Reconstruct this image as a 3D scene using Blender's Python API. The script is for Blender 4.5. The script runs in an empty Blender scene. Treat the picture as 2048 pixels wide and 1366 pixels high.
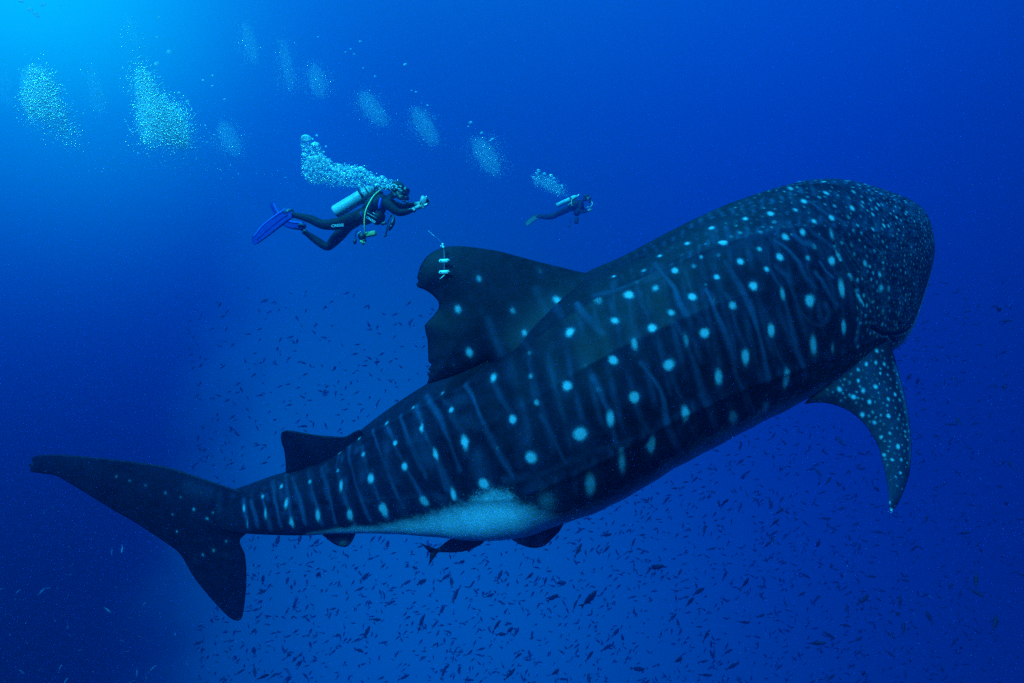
import bpy, bmesh, math, random
import numpy as np
from mathutils import Vector, Matrix
from mathutils.geometry import delaunay_2d_cdt

random.seed(7)
RNG = np.random.default_rng(7)
R = math.radians
sc = bpy.context.scene
COL = sc.collection

# ------------------------------------------------------------------ camera
PITCH = 8.0
cd = bpy.data.cameras.new("camera")
cd.sensor_width = 36.0
cd.lens = 18.0
cd.clip_end = 500.0
cam = bpy.data.objects.new("camera", cd)
cam.rotation_euler = (R(90 - PITCH), 0, 0)
COL.objects.link(cam)
sc.camera = cam
CR = np.array(Matrix.Rotation(R(90 - PITCH), 3, 'X'))


def P(u, v, d):
    """point seen at picture position (u, v) of the 2048 wide photograph, d metres deep"""
    u = np.asarray(u, float); v = np.asarray(v, float); d = np.asarray(d, float)
    u, v, d = np.broadcast_arrays(u, v, d)
    c = np.stack([(u - 1024) / 1024 * d, (683 - v) / 1024 * d, -d], -1)
    return c @ CR.T


def proj(p):
    c = np.asarray(p) @ CR
    z = -c[..., 2]
    return 1024 + c[..., 0] / z * 1024, 683 - c[..., 1] / z * 1024, z


# ------------------------------------------------------------------ light
def light_nodes(nt, vec_out, gain=1.0):
    """radiance of the open water by direction: soft lobes added up"""
    N, L = nt.nodes, nt.links
    nrm = N.new('ShaderNodeVectorMath'); nrm.operation = 'NORMALIZE'
    L.new(vec_out, nrm.inputs[0])
    acc = None
    wv = N.new('ShaderNodeTexNoise'); wv.inputs['Scale'].default_value = 7.0; wv.inputs['Detail'].default_value = 5.0
    L.new(nrm.outputs[0], wv.inputs['Vector'])
    for (d, k, col, edge) in LOBES:
        d = np.asarray(d, float); d = d / np.linalg.norm(d)
        dot = N.new('ShaderNodeVectorMath'); dot.operation = 'DOT_PRODUCT'
        L.new(nrm.outputs[0], dot.inputs[0]); dot.inputs[1].default_value = tuple(d)
        s = N.new('ShaderNodeMath'); s.operation = 'MULTIPLY_ADD'
        L.new(dot.outputs['Value'], s.inputs[0]); s.inputs[1].default_value = k; s.inputs[2].default_value = -k
        e = N.new('ShaderNodeMath'); e.operation = 'EXPONENT'
        L.new(s.outputs[0], e.inputs[0])
        fac = e.outputs[0]
        if edge is not None:                       # the lit water ends at a wavering border
            d2 = N.new('ShaderNodeVectorMath'); d2.operation = 'DOT_PRODUCT'
            L.new(nrm.outputs[0], d2.inputs[0]); d2.inputs[1].default_value = tuple(edge)
            w2 = N.new('ShaderNodeMath'); w2.operation = 'MULTIPLY_ADD'
            L.new(wv.outputs['Fac'], w2.inputs[0]); w2.inputs[1].default_value = 0.16; L.new(d2.outputs['Value'], w2.inputs[2])
            sm = N.new('ShaderNodeMapRange'); sm.interpolation_type = 'SMOOTHERSTEP'
            sm.inputs['From Min'].default_value = -0.02; sm.inputs['From Max'].default_value = 0.20
            L.new(w2.outputs[0], sm.inputs['Value'])
            mu = N.new('ShaderNodeMath'); mu.operation = 'MULTIPLY'
            L.new(fac, mu.inputs[0]); L.new(sm.outputs[0], mu.inputs[1]); fac = mu.outputs[0]
        sca = N.new('ShaderNodeVectorMath'); sca.operation = 'SCALE'
        sca.inputs[0].default_value = tuple(c * gain for c in col)
        L.new(fac, sca.inputs['Scale'])
        if acc is None:
            acc = sca.outputs[0]
        else:
            ad = N.new('ShaderNodeVectorMath'); ad.operation = 'ADD'
            L.new(acc, ad.inputs[0]); L.new(sca.outputs[0], ad.inputs[1]); acc = ad.outputs[0]
    mx = N.new('ShaderNodeVectorMath'); mx.operation = 'MAXIMUM'
    L.new(acc, mx.inputs[0]); mx.inputs[1].default_value = (0, 0.001, 0.02)
    return mx.outputs[0]


def dpx(u, v):
    return P(u, v, 1.0)


EDGE = np.cross(dpx(320, 1366), dpx(470, 560)); EDGE /= np.linalg.norm(EDGE)
if EDGE @ dpx(1000, 1000) < 0: EDGE = -EDGE
#LOBES_BEGIN
LOBES = [
    ((0, 0, 1), 0.0, (0.0000, 0.0000, 0.0000), None),
    ((-0.22, -0.05, 0.97), 8.0, (0.05, 4.0, 5.6), None),
    (dpx(-60, -60), 32.0, (0.0000, 0.4903, 0.1823), None),
    (dpx(-200, -200), 12.0, (0.0000, 0.0107, 0.4309), None),
    (dpx(350, -50), 10.0, (0.0000, 0.0000, 0.0000), None),
    (dpx(1000, -50), 8.0, (0.0000, 0.0412, 0.1988), None),
    (dpx(1800, 0), 8.0, (0.0000, 0.0265, 0.2648), None),
    (dpx(0, 450), 10.0, (0.0000, 0.0110, 0.1328), None),
    (dpx(600, 400), 10.0, (0.0000, 0.0000, 0.0000), None),
    (dpx(1400, 400), 8.0, (0.0000, 0.0000, 0.0000), None),
    (dpx(2048, 600), 8.0, (0.0000, 0.0000, 0.0000), None),
    (dpx(0, 900), 10.0, (0.0000, 0.0000, 0.0000), None),
    (dpx(150, 1350), 12.0, (0.0000, 0.0000, 0.0000), None),
    (dpx(640, 760), 10.0, (0.0000, 0.0662, 0.1503), EDGE),
    (dpx(850, 1050), 9.0, (0.0000, 0.0000, 0.0000), EDGE),
    (dpx(700, 1366), 12.0, (0.0000, 0.0606, 0.2571), EDGE),
    (dpx(1100, 1350), 10.0, (0.0000, 0.0651, 0.1016), EDGE),
    (dpx(1500, 1100), 8.0, (0.0000, 0.0086, 0.1896), None),
    (dpx(1000, 500), 9.0, (0.0000, 0.0000, 0.0000), None),
    (dpx(150, 1000), 9.0, (0.0000, 0.0000, 0.0000), None),
    (dpx(2048, 1366), 9.0, (0.0000, 0.0063, 0.0401), None),
]
#LOBES_END
HAZE_DENSITY = 0.032

world = bpy.data.worlds.new("World")
sc.world = world
world.use_nodes = True
wn = world.node_tree
wn.nodes.clear()
tc = wn.nodes.new('ShaderNodeTexCoord')
bg = wn.nodes.new('ShaderNodeBackground')
wo = wn.nodes.new('ShaderNodeOutputWorld')
wn.links.new(light_nodes(wn, tc.outputs['Generated']), bg.inputs['Color'])
bg.inputs['Strength'].default_value = 1.0
wn.links.new(bg.outputs[0], wo.inputs['Surface'])

sd = bpy.data.lights.new("sun", 'SUN')
sd.energy = 4.4
sd.angle = R(14)
sd.color = (0.022, 0.68, 0.97)
sun = bpy.data.objects.new("sun", sd)
sun_dir = Vector((-0.34, -0.62, 0.70)).normalized()           # where the sun stands
sun.rotation_euler = sun_dir.to_track_quat('Z', 'Y').to_euler()
sun.location = (-3, -3, 12)
COL.objects.link(sun)

sc.view_settings.view_transform = 'Standard'
sc.view_settings.look = 'None'
sc.view_settings.exposure = 0.8
sc.view_settings.gamma = 1.0
sc.view_settings.use_curve_mapping = False
sc.cycles.volume_bounces = 1
sc.cycles.max_bounces = 9
sc.cycles.diffuse_bounces = 6
sc.cycles.transparent_max_bounces = 24
sc.cycles.use_denoising = False
sc.cycles.sample_clamp_indirect = 6.0


# ------------------------------------------------------------------ helpers
def tag(o, label=None, cat=None, group=None, kind=None):
    if label: o['label'] = label
    if cat: o['category'] = cat
    if group: o['group'] = group
    if kind: o['kind'] = kind
    return o


def link(o, parent=None):
    COL.objects.link(o)
    if parent is not None:
        o.parent = parent
        o.matrix_parent_inverse = Matrix.Translation(-Vector(parent.location))
    return o


def empty(name, loc):
    o = bpy.data.objects.new(name, None)
    o.location = tuple(loc)
    o.empty_display_size = 0.2
    return link(o)


def mesh_np(name, V, F, mats, smooth=True, parent=None, mi=None):
    """mesh from arrays; F is an array of triangles or quads or a list of arrays"""
    if not isinstance(F, (list, tuple)):
        F = [F]
    F = [np.asarray(f, np.int32) for f in F if len(f)]
    me = bpy.data.meshes.new(name)
    me.vertices.add(len(V))
    me.vertices.foreach_set('co', np.asarray(V, np.float32).ravel())
    nl = sum(f.size for f in F)
    npoly = sum(len(f) for f in F)
    me.loops.add(nl); me.polygons.add(npoly)
    me.loops.foreach_set('vertex_index', np.concatenate([f.ravel() for f in F]))
    tot = np.concatenate([np.full(len(f), f.shape[1], np.int32) for f in F])
    st = np.concatenate([[0], np.cumsum(tot)[:-1]]).astype(np.int32)
    me.polygons.foreach_set('loop_start', st)
    me.polygons.foreach_set('loop_total', tot)
    me.polygons.foreach_set('use_smooth', np.full(npoly, smooth))
    if mi is not None:
        me.polygons.foreach_set('material_index', np.asarray(mi, np.int32))
    for m in (mats if isinstance(mats, (list, tuple)) else [mats]):
        me.materials.append(m)
    me.update(calc_edges=True)
    me.validate()
    o = bpy.data.objects.new(name, me)
    return link(o, parent)


def material(name):
    m = bpy.data.materials.new(name)
    m.use_nodes = True
    b = m.node_tree.nodes['Principled BSDF']
    return m, m.node_tree.nodes, m.node_tree.links, b


def simple_mat(name, col, rough=0.5, metal=0.0, var=0.25, scale=30.0, bump=0.1, spec=0.5):
    m, N, L, b = material(name)
    n = N.new('ShaderNodeTexNoise'); n.inputs['Scale'].default_value = scale
    n.inputs['Detail'].default_value = 4
    t = N.new('ShaderNodeTexCoord'); L.new(t.outputs['Object'], n.inputs['Vector'])
    r = N.new('ShaderNodeMapRange')
    r.inputs['To Min'].default_value = 1 - var; r.inputs['To Max'].default_value = 1 + var
    L.new(n.outputs['Fac'], r.inputs['Value'])
    s = N.new('ShaderNodeVectorMath'); s.operation = 'SCALE'
    s.inputs[0].default_value = col
    L.new(r.outputs[0], s.inputs['Scale'])
    L.new(s.outputs[0], b.inputs['Base Color'])
    b.inputs['Roughness'].default_value = rough
    b.inputs['Metallic'].default_value = metal
    b.inputs['Specular IOR Level'].default_value = spec
    if bump:
        bp = N.new('ShaderNodeBump'); bp.inputs['Strength'].default_value = bump
        bp.inputs['Distance'].default_value = 0.01
        L.new(n.outputs['Fac'], bp.inputs['Height']); L.new(bp.outputs[0], b.inputs['Normal'])
    return m


# ------------------------------------------------------------------ the water all round (open at the surface)
def build_water():
    m = bpy.data.materials.new("open_water"); m.use_nodes = True
    nt = m.node_tree; nt.nodes.clear()
    t = nt.nodes.new('ShaderNodeTexCoord')
    e = nt.nodes.new('ShaderNodeEmission'); o = nt.nodes.new('ShaderNodeOutputMaterial')
    nt.links.new(light_nodes(nt, t.outputs['Object']), e.inputs['Color'])
    nt.links.new(e.outputs[0], o.inputs['Surface'])
    m.cycles.emission_sampling = 'NONE'
    nu, nv = 96, 48
    Rr = 90.0
    V, F = [], []
    for j in range(nv):
        el = -math.pi / 2 + 0.02 + (math.radians(29) + math.pi / 2 - 0.02) * j / (nv - 1)
        for i in range(nu):
            a = 2 * math.pi * i / nu
            V.append((Rr * math.cos(el) * math.cos(a), Rr * math.cos(el) * math.sin(a), Rr * math.sin(el)))
    for j in range(nv - 1):
        for i in range(nu):
            k = (i + 1) % nu
            F.append((j * nu + i, j * nu + k, (j + 1) * nu + k, (j + 1) * nu + i))
    V.append((0, 0, -Rr))
    T = [((i + 1) % nu, i, len(V) - 1) for i in range(nu)]
    w = mesh_np('water', V, [np.array(F), np.array(T)], m)
    tag(w, kind='structure')


build_water()


def build_haze():
    m = bpy.data.materials.new("water_haze"); m.use_nodes = True
    nt = m.node_tree; nt.nodes.clear()
    pv = nt.nodes.new('ShaderNodeVolumePrincipled'); o = nt.nodes.new('ShaderNodeOutputMaterial')
    pv.inputs['Color'].default_value = (0.0, 0.28, 0.84, 1)
    pv.inputs['Density'].default_value = HAZE_DENSITY
    pv.inputs['Anisotropy'].default_value = 0.86
    nt.links.new(pv.outputs[0], o.inputs['Volume'])
    x0, x1, y0, y1, z0, z1 = -36, 36, -6, 34, -30, 9.5
    V = [(x, y, z) for x in (x0, x1) for y in (y0, y1) for z in (z0, z1)]
    F = [(0, 1, 3, 2), (4, 6, 7, 5), (0, 4, 5, 1), (2, 3, 7, 6), (0, 2, 6, 4), (1, 5, 7, 3)]
    h = mesh_np('haze', V, np.array(F), m, smooth=False)
    tag(h, kind='stuff')


build_haze()


# ------------------------------------------------------------------ plates cut to an outline (fins)
def smooth_outline(pts, step, closed=True, sharp=()):
    pts = np.asarray(pts, float)
    n = len(pts); out = []
    for i in range(n):
        p0, p1, p2, p3 = pts[i - 1], pts[i], pts[(i + 1) % n], pts[(i + 2) % n]
        if i in sharp: p0 = p1
        if (i + 1) % n in sharp: p3 = p2
        L = np.linalg.norm(p2 - p1)
        k = max(1, int(round(L / step)))
        for j in range(k):
            t = j / k
            out.append(0.5 * ((2 * p1) + (-p0 + p2) * t + (2 * p0 - 5 * p1 + 4 * p2 - p3) * t * t + (-p0 + 3 * p1 - 3 * p2 + p3) * t ** 3))
    return np.array(out)


def inside_poly(pts, poly):
    x, y = pts[:, 0], pts[:, 1]
    res = np.zeros(len(pts), bool)
    n = len(poly)
    for i in range(n):
        x0, y0 = poly[i]; x1, y1 = poly[(i + 1) % n]
        c = (y0 > y) != (y1 > y)
        with np.errstate(divide='ignore', invalid='ignore'):
            xi = (x1 - x0) * (y - y0) / (y1 - y0) + x0
        res ^= c & (x < xi)
    return res


def seg_dist(pts, a, b):
    ab = b - a
    L = float(ab @ ab)
    if L < 1e-12:
        return np.linalg.norm(pts - a, axis=-1)
    t = np.clip(((pts - a) @ ab) / L, 0, 1)
    return np.linalg.norm(pts - (a + t[:, None] * ab), axis=-1)


def plate(outline, mapf, thick, edge, spacing, flare=None):
    """closed thin body: outline in 2-D, mapf -> 3-D, half thickness growing inward"""
    B = np.asarray(outline, float)
    lo, hi = B.min(0), B.max(0)
    gx, gy = np.meshgrid(np.arange(lo[0], hi[0], spacing), np.arange(lo[1], hi[1], spacing * 0.87))
    gx[1::2] += spacing / 2
    G = np.stack([gx.ravel(), gy.ravel()], -1)
    G = G[inside_poly(G, B)]
    dm = np.full(len(G), 1e9)
    n = len(B)
    for i in range(n):
        dm = np.minimum(dm, seg_dist(G, B[i], B[(i + 1) % n]))
    keep = dm > spacing * 0.6
    G, dm = G[keep], dm[keep]
    allp = [Vector(p) for p in B] + [Vector(p) for p in G]
    vo, _, fo, ov, _, _ = delaunay_2d_cdt(allp, [], [list(range(n))], 1, 1e-6)
    X = np.array([tuple(p) for p in vo])
    tris = []
    for f in fo:
        f = list(f)
        for j in range(1, len(f) - 1):
            tris.append((f[0], f[j], f[j + 1]))
    tris = np.array(tris)
    dist = np.full(len(X), 0.0)
    dm2 = np.full(len(X), 1e9)
    for i in range(n):
        dm2 = np.minimum(dm2, seg_dist(X, B[i], B[(i + 1) % n]))
    th = thick * (1 - np.exp(-dm2 / edge))
    bound = dm2 < 1e-4
    E = np.concatenate([tris[:, [0, 1]], tris[:, [1, 2]], tris[:, [2, 0]]]); E = np.concatenate([E, E[:, ::-1]])
    deg = np.bincount(E[:, 0], minlength=len(X)).astype(float)
    for _ in range(25):                          # no creases where two edges meet
        sm_ = np.bincount(E[:, 0], weights=th[E[:, 1]], minlength=len(X)) / np.maximum(deg, 1)
        th = np.where(bound, th, 0.4 * th + 0.6 * sm_)
    if flare is not None:                        # the fin swells into the body along its root
        a_, b_, amt, Lf = flare
        a_, b_ = np.array(a_, float), np.array(b_, float)
        nn = np.array([-(b_ - a_)[1], (b_ - a_)[0]]); nn /= np.linalg.norm(nn)
        sdist = (X - a_) @ nn
        if ((B.mean(0) - a_) @ nn) < 0: sdist = -sdist
        th = th + np.minimum(amt * np.exp(-sdist / Lf), amt * 2.5) * (1 - np.exp(-dm2 / (edge * 0.5)))
    Q = mapf(X[:, 0], X[:, 1])
    e = spacing
    n1 = mapf(X[:, 0] + e, X[:, 1]) - Q
    n2 = mapf(X[:, 0], X[:, 1] + e) - Q
    N = np.cross(n1, n2); N /= np.linalg.norm(N, axis=1)[:, None] + 1e-12
    front = Q - N * th[:, None]
    back = Q + N * th[:, None]
    idx = np.where(~bound)[0]
    remap = np.arange(len(X)); remap[idx] = len(X) + np.arange(len(idx))
    V = np.concatenate([front, back[idx]])
    F = np.concatenate([tris, remap[tris][:, ::-1]])
    uv = np.concatenate([X, X[idx]])
    return V, F, uv


# ------------------------------------------------------------------ whale shark
# each row: back outline u,v ; belly outline u,v ; depth ; thickness ratio ; roll of the back towards the viewer
ST = np.array([
    (380, 998, 378, 1012, 7.20, 0.10, 0.02),
    (398, 988, 392, 1034, 7.16, 0.12, 0.02),
    (425, 984, 420, 1052, 7.12, 0.20, 0.02),
    (460, 981, 456, 1062, 7.06, 0.34, 0.02),
    (490, 971, 492, 1067, 7.00, 0.52, 0.04),
    (540, 953, 545, 1070, 6.90, 0.68, 0.06),
    (595, 936, 605, 1071, 6.80, 0.74, 0.08),
    (650, 908, 665, 1068, 6.70, 0.80, 0.10),
    (705, 874, 730, 1067, 6.58, 0.84, 0.12),
    (760, 833, 800, 1069, 6.44, 0.88, 0.15),
    (820, 792, 875, 1075, 6.30, 0.90, 0.20),
    (885, 752, 955, 1082, 6.18, 0.93, 0.25),
    (955, 705, 1040, 1076, 6.06, 0.95, 0.30),
    (1030, 648, 1120, 1050, 5.96, 0.96, 0.32),
    (1105, 592, 1200, 1022, 5.90, 0.97, 0.30),
    (1175, 549, 1275, 983, 5.86, 0.98, 0.30),
    (1250, 515, 1350, 937, 5.85, 0.98, 0.30),
    (1330, 472, 1430, 895, 5.86, 0.98, 0.32),
    (1410, 431, 1510, 852, 5.90, 0.98, 0.35),
    (1490, 396, 1590, 812, 5.97, 0.99, 0.40),
    (1560, 373, 1655, 775, 6.06, 1.00, 0.46),
    (1625, 359, 1710, 745, 6.16, 1.00, 0.52),
    (1685, 360, 1755, 716, 6.27, 1.02, 0.56),
    (1735, 371, 1790, 700, 6.38, 1.04, 0.58),
    (1785, 387, 1815, 676, 6.48, 1.04, 0.60),
    (1822, 401, 1833, 640, 6.55, 1.08, 0.60),
    (1848, 420, 1847, 598, 6.60, 1.18, 0.60),
    (1862, 447, 1859, 558, 6.63, 1.36, 0.60),
    (1868.5, 477, 1867, 524, 6.65, 1.6, 0.60),
    (1870, 499, 1870, 502, 6.66, 1.8, 0.60),
], float)
NS, NT = 780, 480


def interp_stations(n):
    c = np.stack([(ST[:, 0] + ST[:, 2]) / 2, (ST[:, 1] + ST[:, 3]) / 2], -1)
    d = np.linalg.norm(np.diff(c, axis=0), axis=1)
    half = np.hypot(ST[:, 0] - ST[:, 2], ST[:, 1] - ST[:, 3]) / 2
    d = np.hypot(d, np.abs(np.diff(half)) * 0.8)
    t = np.concatenate([[0], np.cumsum(d)])
    tt = np.linspace(0, t[-1], n)
    out = np.empty((n, ST.shape[1]))
    for k in range(ST.shape[1]):
        y = ST[:, k]
        dx = np.diff(t); m = np.diff(y) / dx
        dd = np.zeros(len(y))
        for i in range(1, len(y) - 1):
            dd[i] = (m[i - 1] * dx[i] + m[i] * dx[i - 1]) / (dx[i] + dx[i - 1])
        dd[0], dd[-1] = m[0], m[-1]
        i = np.clip(np.searchsorted(t, tt, side='right') - 1, 0, len(t) - 2)
        h = dx[i]; s = (tt - t[i]) / h
        out[:, k] = ((1 + 2 * s) * (1 - s) ** 2 * y[i] + s * (1 - s) ** 2 * h * dd[i]
                     + s * s * (3 - 2 * s) * y[i + 1] + s * s * (s - 1) * h * dd[i + 1])
    return out, tt / t[-1]


def build_body_grid():
    S, s = interp_stations(NS)
    T = P(S[:, 0], S[:, 1], 1.0); B = P(S[:, 2], S[:, 3], 1.0)
    T /= np.linalg.norm(T, axis=1)[:, None]; B /= np.linalg.norm(B, axis=1)[:, None]
    bis = T + B; bis /= np.linalg.norm(bis, axis=1)[:, None]
    fwd = -CR[:, 2]
    D = S[:, 4] / (bis @ fwd)
    half = np.arccos(np.clip((T * B).sum(1), -1, 1)) / 2
    k = S[:, 5]
    ta = np.tan(half)
    a = ta * D / np.sqrt(1 + (ta * k) ** 2)
    c = a * k
    C = bis * D[:, None]
    e1 = T - B; e1 -= (e1 * bis).sum(1)[:, None] * bis; e1 /= np.linalg.norm(e1, axis=1)[:, None]
    e2 = -bis
    th = np.linspace(-math.pi, math.pi, NT, endpoint=False)          # 0 = back ridge, + = side seen
    psi = th[None, :] + S[:, 6][:, None]
    at = np.abs(th)
    taper = np.clip((s - 0.10) / 0.15, 0, 1) * np.clip((0.97 - s) / 0.06, 0, 1)

    def ridge(c0, w, amp):
        x = np.abs(at - c0) / w
        return amp * np.exp(-x ** 1.3)
    rid = ridge(0, 0.04, 0.026) + ridge(0.60, 0.05, 0.028) + ridge(1.08, 0.05, 0.012) + ridge(1.80, 0.06, 0.020)
    rad = 1 + rid[None, :] * taper[:, None]
    # fuller shoulders, flatter underside
    flat = 1 - 0.04 * np.clip(-np.cos(th), 0, 1)[None, :] ** 4 * taper[:, None] * 0
    pos = (C[:, None, :] + (a[:, None] * np.cos(psi) * rad * flat)[..., None] * e1[:, None, :]
           + (c[:, None] * np.sin(psi) * rad * flat)[..., None] * e2[:, None, :])
    return pos, s, th, S, C, e1, e2, a, c


BODY, SP, TH, SI, BC, BE1, BE2, BA, BCc = build_body_grid()
du = np.gradient(BODY, axis=0); dv = np.gradient(BODY, axis=1)
dv[:, 0] = (BODY[:, 1] - BODY[:, -1]) / 2; dv[:, -1] = (BODY[:, 0] - BODY[:, -2]) / 2
BN = np.cross(du, dv); BN /= np.linalg.norm(BN, axis=2)[..., None] + 1e-9
if (BN[NS // 2, NT // 2] @ (BODY[NS // 2, NT // 2] - BC[NS // 2])) < 0:
    BN = -BN
bu, bv, bz = proj(BODY)
front = (BN * BODY).sum(2) < 0
FI = np.argwhere(front)
FU, FV = bu[front], bv[front]


def hit(u, v):
    """grid index of the shark's skin seen at u,v"""
    k = int(np.argmin((FU - u) ** 2 + (FV - v) ** 2))
    return FI[k]


def skin_point(u, v):
    i, j = hit(u, v)
    return BODY[i, j], i, j


def skin_depth(u, v):
    i, j = hit(u, v)
    return float(bz[i, j])


# spots: u, v, radius, brightness
SPOTS = """1320 512 6 .8|1403 513 6 .7|1365 510 6 .35|1436 510 7 .4|1480 524 7 1|1349 539 8 .95|1388 534 7 .5|1288 541 7 .6
1228 553 5 .8|1435 555 7 .9|1411 569 6 .4|1312 576 8 .7|1273 563 7 .35|1259 590 10 .95|1384 594 8 1|1464 612 9 .8|1342 625 8 .7
1195 600 11 .5|1110 603 9 .85|1230 642 9 .8|1303 656 9 1|1410 664 10 1|1140 665 10 .95|1226 719 9 1|1338 729 11 1.05
1172 732 9 .3|1134 774 10 1|1269 795 11 1.1|1197 779 10 .35|1427 599 8 .35|1161 869 13 1.15|986 755 9 .9|1061 751 7 .6|1073 805 7 .65
885 787 6 .6|903 820 7 .8|827 815 5 .7|844 857 6 .8|1024 838 9 1.05|930 884 9 1|996 897 6 .4|1061 916 12 1.1|870 909 7 .75
968 967 11 1.1|848 1002 10 1.05|1170 730 8 .3|950 800 6 .25|679 903 6 .9|719 877 4 .8|774 847 6 .7|904 820 6 .7
726 909 6 .7|790 887 6 .85|810 933 8 1|676 941 4 .7|741 957 9 1.05|620 963 5 .7|562 973 5 .8|525 993 5 .7|582 1046 6 .9
767 1019 10 1.1|958 559 9 .8|1020 530 5 .3|1080 543 7 .4|1109 536 6 .2|916 619 9 .85|964 624 8 .22|1024 623 8 .6|1046 667 8 .75
939 705 10 1|1059 706 8 .4|987 755 8 .8|908 730 6 .35|1102 694 8 .2|943 596 7 .2|881 587 7 .18|1300 888 10 1|885 560 6 .12
1708 383 7 .7|1698 395 7 .45|1669 411 7 .55|1704 416 8 .95|1724 412 7 .6|1663 435 8 1|1696 434 8 .5|1628 442 8 .8|1606 463 8 1
1571 475 9 .9|1628 493 10 .45|1706 461 6 .6|1723 466 6 .6|1746 459 6 .8|1769 451 6 .9|1746 428 6 .8|1754 416 6 .7|1765 409 6 .6
1519 499 7 .75|1560 513 9 1|1616 517 8 .7|1663 522 10 1.05|1703 490 8 .45|1708 509 7 .5|1702 516 6 .5|1731 526 9 .75|1750 531 8 .4
1533 539 7 .8|1508 571 9 1.05|1620 601 12 1.1|1684 547 9 .3|1704 555 6 .5|1763 577 10 .75|1779 578 8 .6|1760 549 8 .8|1767 623 8 .55
1798 627 8 .55|1792 648 8 .5|1621 364 7 .6|1580 377 7 .7|1652 386 8 .8|1607 402 8 .9|1542 427 8 .95|1592 419 7 .7|1637 395 6 .6
1547 444 6 .5|1522 463 8 .5|1684 371 6 .5|1424 455 7 .95|1375 488 7 .8|1445 485 9 1.05|1491 438 7 .85|1452 446 7 .35|1461 472 7 .45
1479 465 8 .5|1491 455 6 .35|1541 406 5 .35|1563 404 6 .4|1525 433 6 .35|1344 494 7 .3|1391 469 7 .25|1416 471 5 .25|1549 443 7 .5
1411 488 6 .45|1481 524 8 1|1555 590 6 .2|1500 640 6 .15|1582 640 6 .12|1495 520 5 .3|1235 600 7 .2|1290 610 7 .2|1330 480 5 .2
1745 485 6 .5|1755 495 6 .6|1716 440 6 .3|1735 441 6 .3|1722 500 6 .3|1540 475 6 .25|1575 430 5 .3|1280 560 6 .25"""
STROKES = []      # (points, radius, spot, stripe)
for q in SPOTS.replace('\n', '|').split('|'):
    u, v, r, b = map(float, q.split())
    r *= 0.95 if v > 560 else 0.85
    STROKES.append(([(u, v)], r, b, 0.0))
LONG = """1370 672 1373 692 7 .5|1269 680 1270 696 7 .7|1437 748 1437 764 8 .95|1491 704 1493 720 8 1|1542 654 1543 667 8 1
1372 820 1372 838 9 .95|1221 829 1221 847 8 .85|1466 828 1467 846 9 .95|1531 808 1531 826 9 .9|1302 881 1302 898 10 1
1242 904 1244 942 8 .85|1180 955 1182 986 11 .9|1181 1005 1181 1022 10 .45|1404 897 1404 911 10 .6|1329 940 1330 952 10 .55|1256 982 1262 992 10 .5
1573 746 1573 770 9 .95|1626 680 1629 704 8 1|1688 648 1688 661 7 1|1664 690 1665 702 6 .55|1683 566 1685 586 9 1|1564 580 1566 596 7 .7
1661 463 1664 475 7 .6|1095 990 1095 1015 24 .5|905 982 907 998 7 .9|929 878 931 892 8 .9|699 1024 701 1034 7 1|636 1026 637 1038 6 .95
682 965 682 980 5 .8|844 850 845 863 5 .7|572 1002 572 1012 5 .9|530 1020 532 1034 4 .8|488 1012 488 1022 4 .8|494 1040 495 1055 3 .6
870 903 873 915 6 .8|766 1012 769 1026 8 1|1558 700 1560 716 8 .2|583 1040 584 1052 5 .9|1428 592 1430 610 8 .3"""
for q in LONG.replace('\n', '|').split('|'):
    a = list(map(float, q.split()))
    STROKES.append(([(a[0], a[1]), (a[2], a[3])], a[4], a[5], 0.0))
STRIPES = """1311 529 1329 553 1350 576 1358 605 1374 629|1353 650 1369 679 1379 703 1392 737 1406 790 1419 821 1432 858
1411 580 1419 592 1435 632 1450 663 1464 705 1472 753 1495 795 1512 830|1450 524 1469 553 1487 587 1498 613 1512 650 1525 700 1537 763
1153 605 1168 629 1187 648 1203 668|1282 727 1300 750 1319 777 1327 803 1335 853 1344 872 1356 899 1366 917
1184 753 1200 785 1213 816 1224 850 1232 890|1401 785 1414 812 1426 847 1438 880|1483 780 1493 810 1503 842
931 770 946 796 963 837 981 875 1001 910 1025 954|852 790 876 828 893 869 911 913 920 937|849 866 864 896 881 937 893 978
820 884 838 919 852 954|1083 831 1098 858 1113 890 1130 925|616 945 625 987 637 1023 644 1048|644 936 656 978 663 1011 672 1046
677 912 672 931 680 960 691 999 700 1030 710 1048|698 877 698 917 707 952 724 1004 740 1041|724 894 733 936 745 964 761 1006 775 1037
745 859 754 887 771 931 787 973 806 1016|773 847 789 887 808 931 827 964 846 999|801 830 815 877 831 912 846 941
832 814 846 856 864 898 883 941 904 987|585 955 600 999 611 1048|546 964 550 999 562 1053|524 987 534 1027 541 1058
503 1001 515 1053|487 1000 496 1055|571 950 581 1044|1642 432 1663 456 1682 477|1613 451 1642 477 1669 498
1574 445 1587 469 1605 485 1624 488|1550 480 1579 501 1597 524 1611 553 1629 575|1553 535 1576 553 1590 590 1597 617 1613 638 1629 648 1648 651 1658 625 1650 609
1632 546 1648 569 1663 593 1674 611|1640 524 1653 543 1666 553|1534 535 1561 572 1569 596 1576 630 1587 669 1592 701 1605 732 1611 760
1500 603 1511 643 1521 683 1530 720|1716 577 1721 603 1719 643 1711 683|1619 403 1653 427 1684 443|1756 456 1758 435 1774 422 1798 414
1782 451 1795 443 1808 437"""
for q in STRIPES.replace('\n', '|').split('|'):
    a = list(map(float, q.split()))
    pts = list(zip(a[::2], a[1::2]))
    r = 4.6 if pts[0][0] < 800 else 6.2
    if pts[0][0] > 1600: r = 4.4
    STROKES.append((pts, r, 0.0, 1.0))
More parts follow.
